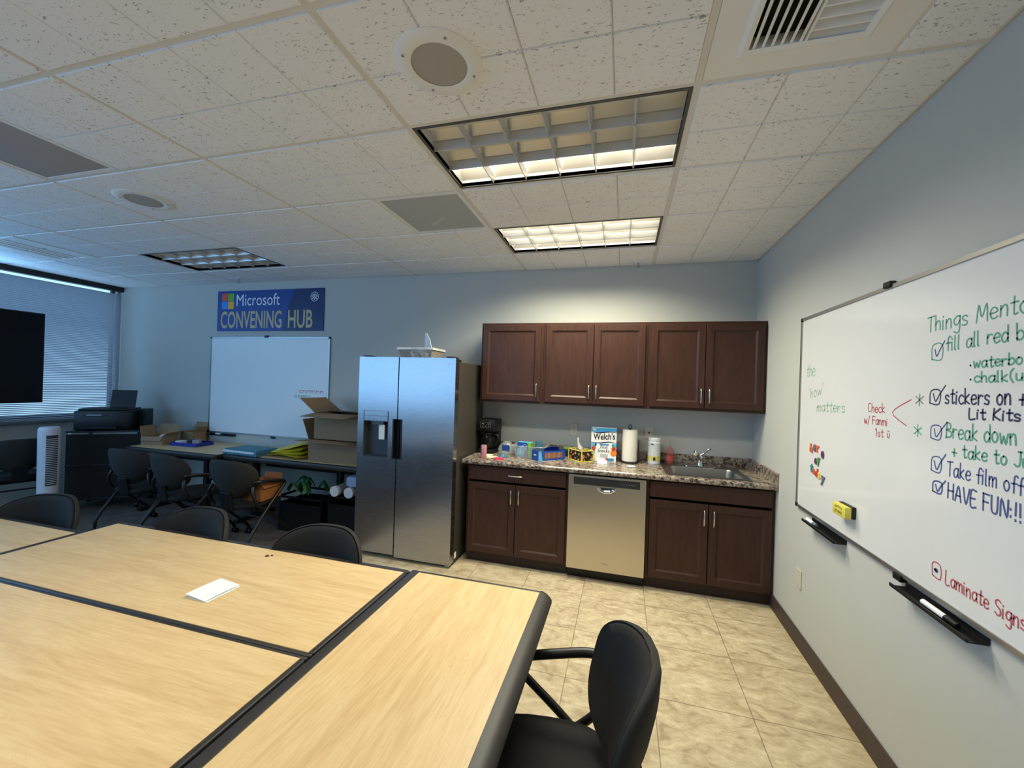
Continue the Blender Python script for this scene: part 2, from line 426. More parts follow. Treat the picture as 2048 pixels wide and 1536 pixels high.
    def text(s, txt, o, ux, uz, w, h, lift=0.0, bold=0.0, shear=0.0):
        """flat lettering fitted to a w x h frame whose lower corner is o"""
        o, ux, uz = Vector(o), Vector(ux).normalized(), Vector(uz).normalized(); nn = ux.cross(uz)
        cu = bpy.data.curves.new('t', 'FONT'); cu.body = txt; cu.offset = bold; cu.shear = shear; cu.resolution_u = 3
        ob = bpy.data.objects.new('t', cu); COL.objects.link(ob)
        dg = bpy.context.evaluated_depsgraph_get(); dg.update()
        me = bpy.data.meshes.new_from_object(ob.evaluated_get(dg))
        vs = [v.co.copy() for v in me.vertices]
        if vs:
            x0, x1 = min(v.x for v in vs), max(v.x for v in vs); y0, y1 = min(v.y for v in vs), max(v.y for v in vs)
            V = [s.bm.verts.new(o + ux*((v.x-x0)/(x1-x0)*w) + uz*((v.y-y0)/(y1-y0)*h) + nn*lift) for v in vs]
            for p in me.polygons: s._f([V[i] for i in p.vertices])
        bpy.data.objects.remove(ob); bpy.data.curves.remove(cu); bpy.data.meshes.remove(me)
        return s
    def xform(s, mtx): bmesh.ops.transform(s.bm, matrix=mtx, verts=s.bm.verts); return s
    def build(s, name, mats, parent=None, smooth=None, world=False):
        bm = s.bm
        bmesh.ops.recalc_face_normals(bm, faces=bm.faces)
        me = bpy.data.meshes.new(name)
        ob = bpy.data.objects.new(name, me); COL.objects.link(ob)
        if parent is not None:
            ob.parent = parent
            if world:
                q = parent; off = Vector((0, 0, 0))
                while q is not None: off += q.location; q = q.parent
                bmesh.ops.translate(bm, vec=-off, verts=bm.verts)
        else:
            xs = [v.co for v in bm.verts]
            c = Vector(((min(v.x for v in xs)+max(v.x for v in xs))/2, (min(v.y for v in xs)+max(v.y for v in xs))/2, min(v.z for v in xs)))
            bmesh.ops.translate(bm, vec=-c, verts=bm.verts); ob.location = c
        bm.to_mesh(me); bm.free()
        for mm in (mats if isinstance(mats, (list, tuple)) else [mats]): me.materials.append(M[mm] if isinstance(mm, str) else mm)
        if smooth:
            me.polygons.foreach_set('use_smooth', [True]*len(me.polygons))
            me.set_sharp_from_angle(angle=math.radians(smooth))
        return ob
def catmull(P, k):
    Q = []
    for i in range(len(P)-1):
        a, b, c, d = P[max(i-1, 0)], P[i], P[i+1], P[min(i+2, len(P)-1)]
        for j in range(k):
            t = j/k
            Q.append(0.5*((2*b)+(c-a)*t+(2*a-5*b+4*c-d)*t*t+(3*b-a-3*c+d)*t**3))
    Q.append(P[-1]); return Q
def rrect(x0, x1, z0, z1, r, n=5):
    P = []
    for cx, cz, a in ((x1-r, z1-r, 0), (x0+r, z1-r, PI/2), (x0+r, z0+r, PI), (x1-r, z0+r, 1.5*PI)):
        for i in range(n+1): P.append((cx+r*math.cos(a+PI/2*i/n), cz+r*math.sin(a+PI/2*i/n)))
    return P
def tag(o, label=None, cat=None, group=None, kind=None):
    if label: o['label'] = label
    if cat: o['category'] = cat
    if group: o['group'] = group
    if kind: o['kind'] = kind
    return o
def thing(name, label, cat, loc, rz=0, group=None):
    o = bpy.data.objects.new(name, None); COL.objects.link(o); o.empty_display_size = 0.1
    o.location = loc; o.rotation_euler = (0, 0, rz)
    return tag(o, label, cat, group)
def dup(o, loc, rz, label, group=None):
    def cp(a, par):
        b = a.copy(); COL.objects.link(b)
        if par is not None: b.parent = par
        for ch in a.children: cp(ch, b)
        return b
    r = cp(o, None); r.location = loc; r.rotation_euler = (0, 0, rz); r['label'] = label
    if group: r['group'] = group
    return r
def struct(o, label=None): return tag(o, label, kind='structure')

# ------------------------------------------------------------------ room shell
XL, YR = -7.85, -6.6
XT = -3.46                                   # tile / carpet border
struct(MB().box(XT, 0.15, YR-0.15, 0.15, -0.1, 0).build('floor', 'floor'), 'beige stone-look tile floor')
struct(MB().box(XL-0.15, XT, YR-0.15, 0.15, -0.1, 0.004).build('floor', 'carpet'), 'dark carpet floor')
struct(MB().box(XL-0.15, 0.15, 0.0, 0.15, 0, H+0.15).build('wall_back', 'wall'))
struct(MB().box(0.0, 0.15, YR-0.15, 0.0, 0, H+0.15).build('wall_right', 'wall'))
WZ0, WZ1, WY0, WY1 = 0.975, 2.715, -5.9, -0.03     # window strip in the wall with the blinds
b = MB(); b.cells([YR-0.15, WY0, WY1, 0.0], [0, WZ0, WZ1, H+0.15], [(WY0, WY1, WZ0, WZ1)], lambda a, z: (XL, a, z), lambda a, z: (XL-0.15, a, z))
struct(b.build('wall_left', 'wall'))
RX0, RX1, RZ0, RZ1 = -7.5, -3.7, 0.86, 2.62
b = MB(); b.cells([XL-0.15, RX0, RX1, 0.15], [0, RZ0, RZ1, H+0.15], [(RX0, RX1, RZ0, RZ1)], lambda a, z: (a, YR, z), lambda a, z: (a, YR-0.15, z))
struct(b.build('wall_front', 'wall'))
def window(name, P, a0, a1, z0, z1, n):
    b = MB()
    for (q0, q1, r0, r1) in [(a0, a1, z0, z0+.05), (a0, a1, z1-.025, z1)] + [(a0+(a1-a0)*i/n-.025, a0+(a1-a0)*i/n+.025, z0, z1) for i in range(n+1)]:
        p, q = P(max(q0, a0), .06, r0), P(min(q1, a1), .11, r1); b.box(p[0], q[0], p[1], q[1], p[2], q[2])
    f = struct(b.build(name, 'darkmetal'))
    g = MB(); p, q = P(a0, .08, z0), P(a1, .086, z1); g.box(p[0], q[0], p[1], q[1], p[2], q[2]); g.build('pane', 'glass', f, world=True)
window('window_1', lambda a, d, z: (XL-d, a, z), WY0, WY1, WZ0, WZ1, 3)
window('window_2', lambda a, d, z: (a, YR-d, z), RX0, RX1, RZ0, RZ1, 3)
struct(MB().box(XL-0.06, XL+0.06, WY0-0.03, -0.002, WZ0-0.035, WZ0-0.002, 0.004).build('trim_1', 'sill'), 'grey window sill')
struct(MB().box(XL+0.001, XL+0.075, -6.5, -0.003, 2.672, H-0.004, 0.003).build('trim_2', 'darkmetal'), 'dark headrail pocket along the top of the window')
struct(MB().box(-0.012, -0.0005, YR, -0.54, 0.0, 0.105, 0.004).build('baseboard_right', 'base'))
struct(MB().box(XL, -3.45, -0.012, -0.0005, 0.0, 0.105, 0.004).build('baseboard_back', 'base'))

# ceiling: 2 x 4 ft lay-in tiles scored into 1 ft squares, on a T-bar grid
F = 0.6096; GX, GY = -0.8698, -0.5146
xs_g = [GX + 2*F*k for k in range(-6, 1)]; ys_g = [GY - F*j for j in range(0, 11)]
def gx(i): return GX + 2*F*i
def gy(j): return GY - F*j
SKIP = [(-1, 2, 2), (-1, 0, 2), (-4, 0, 2), (-5, 3, 2), (-2, 5, 2), ]      # troffers: column, row
SKIPR = [(gx(i), gx(i)+2*F, gy(j+1), gy(j)) for i, j, _ in SKIP]
SKIPR += [(gx(0), gx(0)+F, gy(4), gy(3)), (gx(-1)-F, gx(-1), gy(2), gy(1)), (gx(-3), gx(-3)+F, gy(4), gy(3))]
b = MB(); g = MB()
ZT = H - 0.007
def tile_square(x0, x1, y0, y1):
    i = 0.0045
    v = [b.bm.verts.new(p) for p in ((x0, y0, H+.004), (x1, y0, H+.004), (x1, y1, H+.004), (x0, y1, H+.004), (x0+i, y0+i, ZT), (x1-i, y0+i, ZT), (x1-i, y1-i, ZT), (x0+i, y1-i, ZT))]
    for q in ((4, 5, 6, 7), (0, 1, 5, 4), (1, 2, 6, 5), (2, 3, 7, 6), (3, 0, 4, 7)): b._f([v[k] for k in q])
colx = [XL] + [x for x in xs_g if x > XL] + [0.0]
rowy = [0.0] + ys_g + [YR]
rowy = [y for y in rowy if y >= YR]
for ci in range(len(colx)-1):
    X0, X1 = colx[ci], colx[ci+1]
    anchor = X1 if ci == 0 else X0
    for ri in range(len(rowy)-1):
        Y1, Y0 = rowy[ri], rowy[ri+1]
        if Y1 - Y0 < 0.02: continue
        w = 0.011
        xc = [X0+w]; 
        k = [X0 + 0.3048*t for t in (1, 2, 3, 4)] if ci else [X1 - 0.3048*t for t in (4, 3, 2, 1)]
        xc += [q for q in k if X0+w+.02 < q < X1-w-.02] + [X1-w]
        ymid = (Y0 + 0.3048) if ri else (Y1 - 0.3048 if Y1-Y0 > 0.5 else None)
        if ri == 0: ymid = Y0 + 0.3048
        yc = [Y0+w] + ([ymid] if ymid and Y0+w+.02 < ymid < Y1-w-.02 else []) + [Y1-w]
        for a in range(len(xc)-1):
            for c in range(len(yc)-1):
                mx, my = (xc[a]+xc[a+1])/2, (yc[c]+yc[c+1])/2
                if any(s0 < mx < s1 and t0 < my < t1 for s0, s1, t0, t1 in SKIPR): continue
                tile_square(xc[a], xc[a+1], yc[c], yc[c+1])
# slab above with holes for the fittings
hx = sorted({XL-0.15, 0.15, *[q for s in SKIPR for q in s[:2]]}); hy = sorted({YR-0.15, 0.15, *[q for s in SKIPR for q in s[2:]]})
b.cells(hx, hy, SKIPR, lambda x, y: (x, y, H+0.006), lambda x, y: (x, y, H+0.05))
struct(b.build('ceiling', 'ceil'))
def barspan(fixed, a0, a1, horiz):
    pts = [a0, a1]
    return pts
for x in colx[1:-1]: g.box(x-.012, x+.012, YR, 0, H-0.001, H+.01)
for y in rowy[1:-1]: g.box(XL, 0, y-.012, y+.012, H-0.0014, H+.01)
g.box(gx(-1)-F-.012, gx(-1)-F+.012, gy(2), gy(1), H-.001, H+.01); g.box(gx(-3)+F-.012, gx(-3)+F+.012, gy(4), gy(3), H-.001, H+.01); g.box(gx(0)+F-.012, gx(0)+F+.012, gy(4), gy(3), H-.001, H+.01)
g.box(XL, 0, -0.022, 0, H-.002, H+.01); g.box(-.022, 0, YR, 0, H-.002, H+.01)
struct(g.build('trim_3', 'grid'), 'painted T-bar grid of the ceiling')

# ------------------------------------------------------------------ ceiling fittings
def troffer(label, i, j, lit, power, col=None, group='recessed ceiling lights'):
    x0, x1, y0, y1 = gx(i)+.013, gx(i)+2*F-.013, gy(j+1)+.013, gy(j)-.013
    t = thing('ceiling_light', label, 'ceiling light', ((x0+x1)/2, (y0+y1)/2, H), 0, group)
    b = MB(); fr = .014
    b.cells([x0, x0+fr, x1-fr, x1], [y0, y0+fr, y1-fr, y1], [(x0+fr, x1-fr, y0+fr, y1-fr)], lambda x, y: (x, y, H-.004), lambda x, y: (x, y, H+.02))
    b.build('frame', 'fixture', t, world=True)
    x0 += fr; x1 -= fr; y0 += fr; y1 -= fr
    b = MB()
    b.box(x0-.004, x0, y0, y1, H+.0, H+.10).box(x1, x1+.004, y0, y1, H, H+.10).box(x0, x1, y0-.004, y0, H, H+.10).box(x0, x1, y1, y1+.004, H, H+.10)
    n = 3; ly = (y1-y0)/n
    for k in range(n):
        ya = y0+k*ly
        b.grid(lambda u, v: (x0+(x1-x0)*u, ya+ly*v, H+.035+.062*math.sin(PI*v)), 1, 10)
    b.build('reflector', 'alubright', t, world=True, smooth=40)
    b = MB()
    for k in range(1, n):                                   # lengthwise blades, thicker at the top
        y = y0+k*ly
        b.prism([(x0, y-.004, H+.002), (x0, y+.004, H+.002), (x0, y+.012, H+.04), (x0, y+.003, H+.096), (x0, y-.003, H+.096), (x0, y-.012, H+.04)], (x1-x0, 0, 0))
    for k in range(1, 6):
        x = x0+(x1-x0)*k/6
        b.prism([(x-.002, y0, H+.002), (x+.002, y0, H+.002), (x+.011, y0, H+.036), (x-.011, y0, H+.036)], (0, y1-y0, 0))
    b.build('louver', 'alubright', t, world=True)
    for k in range(n):
        y = y0+(k+.5)*ly
        MB().cyl((x0+.01, y, H+.066), (x1-.01, y, H+.066), .013, n=14).build('lamp_tube', 'tube_on' if lit[k] else 'tube_off', t, smooth=40, world=True)
    if power:
        ks = [k for k in range(n) if lit[k]]
        yc = y0 + (sum(ks)/len(ks)+.5)*ly
        l = area_light('lamp_glow', (0, yc-(gy(j)+gy(j+1))/2, -.012), (0, 0, 0), x1-x0-.04, ly*len(ks)-.03, power, col or WARM, 150)
        l.parent = t
    return t
troffer('recessed ceiling light with every lamp lit, above the kitchen counter', -1, 0, (1, 1, 1), 38)
troffer('recessed ceiling light with only one lit strip, beside the big round speaker', -1, 2, (0, 0, 1), 21, COOL)
troffer('unlit recessed ceiling light above the blue sign', -4, 0, (0, 0, 0), 0)
troffer('unlit recessed ceiling light beside the perforated ceiling panel', -5, 3, (0, 0, 0), 0)
troffer('lit recessed ceiling light overhead behind the half lit one', -2, 5, (1, 1, 1), 15, COOL)

def round_speaker(label, cx, cy, r):
    t = thing('ceiling_speaker', label, 'speaker', (cx, cy, H-.007), 0, 'round ceiling speakers')
    b = MB(); b.lathe([(r*.64, -.006), (r*.68, -.008), (r*.95, -.007), (r, -.002), (r, .006)], n=48, cap=False); b.build('rim', 'white', t, smooth=40)
    MB().lathe([(r*.645, -.0045), (r*.3, -.0075), (0.002, -.008)], n=40, cap=True).build('grille', 'grille', t, smooth=50)
    for a in (0.6, 2.2, 3.75, 5.3):
        MB().lathe([(.006, -.0085), (.004, -.0105)], (r*.82*math.cos(a), r*.82*math.sin(a), 0), 10).build('screw', 'alu', t)
round_speaker('large round white ceiling speaker with grey mesh, beside the half lit light', -1.785, -2.655, 0.158)
round_speaker('pale round ceiling speaker between the perforated panel and the unlit light above the sign', -4.235, -2.03, 0.158)

# louvred supply diffuser beside the wall
t = thing('air_diffuser', 'white louvred air diffuser in the ceiling beside the wall', 'air vent', (gx(0)+F/2, gy(3)-F/2, H))
x0, x1, y1, y0 = gx(0)+.013, gx(0)+F-.013, gy(3)-.013, gy(4)+.013
ox0, ox1, oy0, oy1 = -.735, -.405, gy(4)+.13, gy(3)-.135
b = MB(); b.cells([x0, ox0-.03, ox1+.03, x1], [y0, oy0-.03, oy1+.03, y1], [(ox0-.03, ox1+.03, oy0-.03, oy1+.03)], lambda x, y: (x, y, H-.004), lambda x, y: (x, y, H+.01))
b.build('panel', 'white', t, world=True)
b = MB()
b.ring([[(ox0-s, oy0-s, z), (ox1+s, oy0-s, z), (ox1+s, oy1+s, z), (ox0-s, oy1+s, z)] for s, z in ((.03, H+.0), (.03, H-.006), (.018, H-.014), (0, H-.010), (0, H+.03))], cap=False)
b.build('frame', 'white', t, world=True)
MB().box(ox0, ox1, oy0, oy1, H+.03, H+.034).build('duct', 'duct', t, world=True)
xm = (ox0+ox1)/2
for k in range(6):
    x = ox0 + (xm-ox0)*(k+.4)/6
    MB().prism([(x, oy0, H-.008), (x+.009, oy0, H-.008), (x+.021, oy0, H+.022), (x+.012, oy0, H+.022)], (0, oy1-oy0, 0)).build('slat', 'white', t, world=True)
for k in range(8):
    y = oy0 + (oy1-oy0)*(k+.4)/8
    MB().prism([(xm+.006, y+.03, H-.008), (xm+.006, y+.036, H-.008), (xm+.006, y+.006, H+.022), (xm+.006, y, H+.022)], (ox1-xm-.006, 0, 0)).build('slat', 'white', t, world=True)
MB().box(xm, xm+.006, oy0, oy1, H-.01, H+.025).build('divider', 'white', t, world=True)

def lay_in_panel(name, label, cat, x0, y0, m, frame):
    t = thing(name, label, cat, (x0+F/2, y0-F/2, H))
    a, c, d, e = x0+.013, x0+F-.013, y0-F+.013, y0-.013
    w = .024
    b = MB(); b.cells([a, a+w, c-w, c], [d, d+w, e-w, e], [(a+w, c-w, d+w, e-w)], lambda x, y: (x, y, H-.006), lambda x, y: (x, y, H+.01)); b.build('frame', frame, t, world=True)
    MB().box(a+w, c-w, d+w, e-w, H-.0035, H+.01).build('panel', m, t, world=True)
    return t
t = lay_in_panel('ceiling_panel', 'flat grey square panel in the ceiling between the two lit lights', 'ceiling panel', gx(-1)-F, gy(1), 'greypanel', 'white')
b = MB()
for k in range(5): b.tube([(gx(-1)-F+.20+.03*k, gy(2)+.45-.02*k, H-.0042), (gx(-1)-F+.215+.03*k, gy(2)+.48-.025*k, H-.0042), (gx(-1)-F+.225+.028*k, gy(2)+.44-.025*k, H-.0042)], .0014, 4)
b.build('scuff_mark', 'white', t, world=True)
lay_in_panel('return_air_grille', 'brown-grey perforated return air grille in the ceiling', 'air vent', gx(-3), gy(3), 'perf', 'white')

# slot diffuser close to the window
t = thing('slot_diffuser', 'long slot air diffuser in the ceiling near the window blinds', 'air vent', (-6.58, -1.43, H-.007))
b = MB(); b.cells([-6.94, -6.80, -6.42, -6.28], [-1.73, -1.70, -1.16, -1.13], [(-6.80, -6.42, -1.70, -1.16)], lambda x, y: (x, y, H-.013), lambda x, y: (x, y, H-.004)); b.build('frame', 'white', t, world=True)
MB().box(-6.80, -6.42, -1.70, -1.16, H-.0065, H-.0045).build('slot', 'duct', t, world=True)
for k in range(4): MB().box(-6.80+.08*k+.03, -6.80+.08*k+.045, -1.70, -1.16, H-.013, H-.0066).build('blade', 'white', t, world=True)

def sprinkler(label, x, y):
    t = thing('fire_sprinkler', label, 'sprinkler', (x, y, H-.007), 0, 'fire sprinklers')
    MB().lathe([(.034, 0), (.032, -.006), (.012, -.012)], n=24).build('collar', 'white', t, smooth=40)
    MB().lathe([(.008, -.012), (.007, -.04), (.02, -.043), (.02, -.046)], n=16).build('head', 'alu', t, smooth=30)
sprinkler('small sprinkler in the ceiling above the wall cabinets', -1.01, -0.125)
sprinkler('small sprinkler in the ceiling above the blue sign', -5.55, -0.19)

# ------------------------------------------------------------------ kitchen: wall cabinets
def shaker(mb, x0, x1, z0, z1, y, th=.02, fw=.052):
    """framed door: flat stiles and rails, sloped inner moulding, sunk centre panel; front faces -y"""
    d = .011; s = .014
    yb, yf = y, y-th
    o = [(x0, z0), (x1, z0), (x1, z1), (x0, z1)]
    def off(k): return [(x0+k, z0+k), (x1-k, z0+k), (x1-k, z1-k), (x0+k, z1-k)]
    rings = [[(a, yb, c) for a, c in o], [(a, yf+.003, c) for a, c in o], [(a, yf, c) for a, c in off(.003)], [(a, yf, c) for a, c in off(fw)],
             [(a, yf+.002, c) for a, c in off(fw+.003)], [(a, yf+d, c) for a, c in off(fw+s)]]
    mb.ring(rings, cap=True); return mb
def slab(mb, x0, x1, z0, z1, y, th=.02):
    off = lambda k: [(x0+k, z0+k), (x1-k, z0+k), (x1-k, z1-k), (x0+k, z1-k)]
    mb.ring([[(a, y, c) for a, c in off(0)], [(a, y-th+.004, c) for a, c in off(0)], [(a, y-th, c) for a, c in off(.004)]], cap=True); return mb
def pull(par, x, z, y, vert=True, L=.11):
    b = MB()
    if vert: b.tube([(x, y, z-L/2), (x, y-.022, z-L/2), (x, y-.027, z-L/2+.012), (x, y-.027, z+L/2-.012), (x, y-.022, z+L/2), (x, y, z+L/2)], .0055, 8)
    else: b.tube([(x-L/2, y, z), (x-L/2, y-.022, z), (x-L/2+.012, y-.027, z), (x+L/2-.012, y-.027, z), (x+L/2, y-.022, z), (x+L/2, y, z)], .0055, 8)
    b.build('handle', 'nickel', par, smooth=50, world=True)
YU = -.305
def wall_cab(label, x0, x1, doors):
    t = thing('wall_cabinet', label, 'cabinet', ((x0+x1)/2, -.153, 1.41), 0, 'dark wall cabinets over the counter')
    MB().box(x0, x1, YU, -.001, 1.41, 2.158, .001).build('body', 'cab', t, world=True)
    for dx0, dx1, hx in doors:
        d = shaker(MB(), dx0, dx1, 1.432, 2.136, YU-.0005).build('door', 'cab', t, world=True)
        pull(d, hx, 1.535, YU-.0205)
wall_cab('dark brown single-door wall cabinet nearest the refrigerator', -2.428, -1.822, [(-2.408, -1.846, -1.876)])
wall_cab('dark brown double-door wall cabinet over the dishwasher, between its two neighbours', -1.8205, -.911, [(-1.799, -1.3725, -1.402), (-1.3675, -.933, -1.338)])
wall_cab('dark brown double-door wall cabinet in the corner, above the sink', -.9095, -.004, [(-.888, -.458, -.487), (-.453, -.022, -.424)])

# base cabinets, front faces at y = -.61
YB = -.59
def base_cab(label, x0, x1, parts):
    t = thing('base_cabinet', label, 'cabinet', ((x0+x1)/2, -.3, 0), 0, 'dark base cabinets')
    b = MB(); b.cells([x0, x0+.02, x1-.02, x1], [.09, .11, .80, .875], [(x0+.02, x1-.02, .11, .80)], lambda x, z: (x, YB, z), lambda x, z: (x, YB+.02, z))
    b.box(x0, x0+.018, YB+.02, -.002, .09, .875).box(x1-.018, x1, YB+.02, -.002, .09, .875).box(x0+.018, x1-.018, YB+.02, -.002, .09, .108).box(x0+.018, x1-.018, -.012, -.002, .108, .60)
    b.build('body', 'cab', t, world=True)
    MB().box(x0, x1, -.545, -.53, 0.0, .09).build('toe_kick', 'kick', t, world=True)
    for kind, dx0, dx1, z0, z1, h in parts:
        if kind == 'door':
            d = shaker(MB(), dx0, dx1, z0, z1, YB-.0005).build('door', 'cab', t, world=True); pull(d, h, .615, YB-.0205)
        else:
            d = slab(MB(), dx0, dx1, z0, z1, YB-.0005).build('drawer' if kind == 'drawer' else 'false_front', 'cab', t, world=True)
            if kind == 'drawer': pull(d, h, (z0+z1)/2, YB-.0205, False, .12)
base_cab('dark brown base cabinet with a drawer, beside the refrigerator', -2.42, -1.524, [('drawer', -2.403, -1.54, .735, .86, -1.972), ('door', -2.403, -1.9745, .105, .715, -2.006), ('door', -1.9695, -1.54, .105, .715, -1.937)])
base_cab('dark brown base cabinet under the sink in the corner', -.90, -.004, [('panel', -.878, -.022, .735, .86, 0), ('door', -.878, -.4535, .105, .715, -.485), ('door', -.4485, -.022, .105, .715, -.417)])

# dishwasher
t = thing('dishwasher', 'stainless steel dishwasher with a dark control strip, under the counter', 'dishwasher', (-1.212, -.3, 0))
MB().box(-1.515, -.909, -.58, -.02, .095, .868).build('tub', 'darkmetal', t, world=True)
b = MB(); b.cells([-1.516, -1.475, -.955, -.908], [.097, .742, .785, .845, .862], [(-1.475, -.955, .785, .845)], lambda x, z: (x, -.635, z), lambda x, z: (x, -.581, z)); d = b.build('door', 'steeldw', t, world=True)
MB().box(-1.475, -.955, -.634, -.60, .785, .845).build('control_strip', 'darkpanel', d, world=True)
b = MB()
for k in range(6): b.box(-1.10+.02*k, -1.092+.02*k, -.6345, -.634, .812, .816)
b.build('indicator_marks', 'printgrey', d, world=True)
b = MB()
n = 12
for k in range(n):
    a0, a1 = PI*k/n, PI*(k+1)/n
    f = lambda a, s: (-1.212-.072*math.cos(a)*s, -.636-.010*(s), .772-.045*math.sin(a)*s)
b.ring([[(-1.212-r*math.cos(PI*k/14), y, .775-rz*math.sin(PI*k/14)) for k in range(15)] for r, rz, y in ((.073, .046, -.6352), (.073, .046, -.641), (.066, .040, -.645), (.05, .026, -.641), (.046, .022, -.6352))], closed=False)
b.build('handle', 'chrome', d, smooth=40, world=True)
MB().prism([(-1.212-.05*math.cos(PI*k/14), -.636, .775-.026*math.sin(PI*k/14)) for k in range(15)], (0, -.0006, 0)).build('handle_pocket', 'darkpanel', d, world=True)
MB().box(-1.515, -.909, -.56, -.545, .0, .094).build('toe_panel', 'black', t, world=True)
MB().box(-1.235, -1.185, -.6356, -.635, .158, .166).build('badge', 'alu', d, world=True)

# worktop with sink cut-out, splashbacks
SX0, SX1, SY0, SY1 = -.745, -.165, -.575, -.115
b = MB()
b.cells([-2.455, SX0, SX1, 0], [-.625, SY0, SY1, -.001], [(SX0, SX1, SY0, SY1)], lambda x, y: (x, y, .914), lambda x, y: (x, y, .876))
b.ring([[(x, -.625, .914), (x, -.637, .9125), (x, -.644, .906), (x, -.646, .897), (x, -.645, .884), (x, -.640, .876), (x, -.625, .876)] for x in (-2.455, 0)], cap=True)
b.build('x', 'granite')
wt = bpy.data.objects['x']; wt.name = 'worktop'
tag(wt, 'brown speckled granite-look worktop over the base cabinets', 'counter')
off = wt.location.copy()
b = MB(); b.box(-2.455, -.001, -.02, -.0008, .914, 1.0, .002); b.build('splashback', 'granite', wt, world=True)
b = MB(); b.box(-.02, -.0008, -.646, -.02, .876, 1.0, .002); b.build('splashback', 'granite', wt, world=True)

# sink
t = thing('sink', 'single-bowl stainless steel sink set in the worktop', 'sink', (-.455, -.345, .914))
b = MB()
def rr(x0, x1, y0, y1, r, z): return [(px, py, z) for px, py in rrect(x0, x1, y0, y1, r, 6)]
b.ring([rr(SX0-.018, SX1+.018, SY0-.018, SY1+.018, .03, .915), rr(SX0-.018, SX1+.018, SY0-.018, SY1+.018, .03, .918), rr(SX0-.008, SX1+.008, SY0-.008, SY1+.008, .03, .921),
        rr(SX0+.035, SX1-.035, SY0+.03, SY1-.075, .055, .919), rr(SX0+.042, SX1-.042, SY0+.037, SY1-.082, .055, .90), rr(SX0+.055, SX1-.055, SY0+.05, SY1-.095, .06, .76), rr(SX0+.10, SX1-.10, SY0+.095, SY1-.14, .05, .748)], cap=False)
b._f([b.bm.verts.new(p) for p in rr(SX0+.10, SX1-.10, SY0+.095, SY1-.14, .05, .748)])
b.build('basin', 'sink', t, smooth=50, world=True)
MB().lathe([(.045, .7485), (.04, .7525), (.03, .7495)], (-.455, -.37, 0), 24).build('drain', 'chrome', t, smooth=40, world=True)
t = thing('faucet', 'chrome single-lever faucet on the back rim of the sink', 'faucet', (-.445, -.152, .9185))
b = MB(); b.prism([(px, py, 0.001) for px, py in rrect(-.125, .125, -.024, .024, .0235, 8)], (0, 0, .010), .003); b.build('deck_plate', 'chrome', t, smooth=40)
b = MB(); b.lathe([(.027, .010), (.024, .02), (.022, .07), (.024, .085), (.018, .10), (.004, .106)], n=24); b.build('body', 'chrome', t, smooth=40)
b = MB(); b.tube([(0, -.004, .055), (-.03, -.06, .10), (-.05, -.11, .135), (-.058, -.135, .142)], [.015, .019], 14, 4); b.tube([(-.058, -.135, .142), (-.063, -.148, .130)], [.019, .017], 14); b.build('spout', 'chrome', t, smooth=50)
b = MB(); b.tube([(.0, 0, .10), (.03, .0, .12), (.062, -.004, .155), (.085, -.006, .160), (.108, -.006, .157)], [.0085, .006], 10, 4); b.build('lever', 'chrome', t, smooth=50)

# outlets
def outlet(label, c, nrm, duplex):
    t = thing('wall_outlet', label, 'outlet', c, 0, 'wall plates')
    ang = {'back': 0, 'right': -PI/2}[nrm]; t.rotation_euler = (0, 0, ang)       # local front is -y
    b = MB(); b.prism([(px, -.0005, pz) for px, pz in rrect(-.036, .036, -.058, .058, .005, 4)], (0, -.006, 0), .0018); pl = b.build('plate', 'offwhite', t)
    if duplex == 2:
        for s in (-1, 1):
            b = MB(); b.disc((0, -.0069, s*.021), (1, 0, 0), (0, 0, 1), .0165, 20, .014); rc = b.build('receptacle', 'offwhite', t)
            b = MB(); b.box(-.008, -.0055, -.0074, -.0069, s*.021-.001, s*.021+.007).box(.0055, .008, -.0074, -.0069, s*.021-.001, s*.021+.007).disc((0, -.0072, s*.021-.007), (1, 0, 0), (0, 0, 1), .0025, 10); b.build('slots', 'printblk', rc)
    elif duplex == 1:
        MB().box(-.006, .006, -.0095, -.0065, -.008, .008).build('jack', 'darkmetal', t)
    for z in ((0,) if duplex == 2 else (-.042, .042)): MB().lathe([(.003, 0), (.002, .001)], n=8).xform(Matrix.Translation((0, -.0068, z)) @ Matrix.Rotation(PI/2, 4, 'X')).build('screw', 'alu', t)
outlet('duplex outlet on the wall above the tissue box', (-1.56, 0, 1.162), 'back', 2)
outlet('wall jack plate above the white wipes canister', (-.863, 0, 1.176), 'back', 1)
outlet('blank almond plate low on the wall under the big whiteboard', (0, -1.037, .42), 'right', 0)

# ------------------------------------------------------------------ refrigerator
FX0, FX1, FS0, FS1 = -3.418, -2.478, -3.021, -3.011
t = thing('refrigerator', 'tall stainless steel side-by-side refrigerator with a water dispenser', 'refrigerator', ((FX0+FX1)/2, -.42, 0))
YF, YD = -.80, -.722
MB().box(FX0+.003, FX1-.003, YD+.002, -.07, .03, 1.762, .004).build('cabinet', 'side', t, world=True)
DX0, DX1, DZ0, DZ1 = -3.357, -3.105, .893, 1.308
HZ0, HZ1 = .893, 1.243
HL, HR = -3.062, -2.966
b = MB(); b.cells([FX0, DX0, DX1, HL, FS0], [.045, DZ0, HZ1, DZ1, 1.79], [(DX0, DX1, DZ0, DZ1), (HL, FS0, HZ0, HZ1)], lambda x, z: (x, YF, z), lambda x, z: (x, YD, z))
dl = b.build('door', 'steel', t, world=True)
b = MB(); b.cells([FS1, HR, FX1], [.03, HZ0, HZ1, 1.79], [(FS1, HR, HZ0, HZ1)], lambda x, z: (x, YF, z), lambda x, z: (x, YD, z))
dr = b.build('door', 'steel', t, world=True)
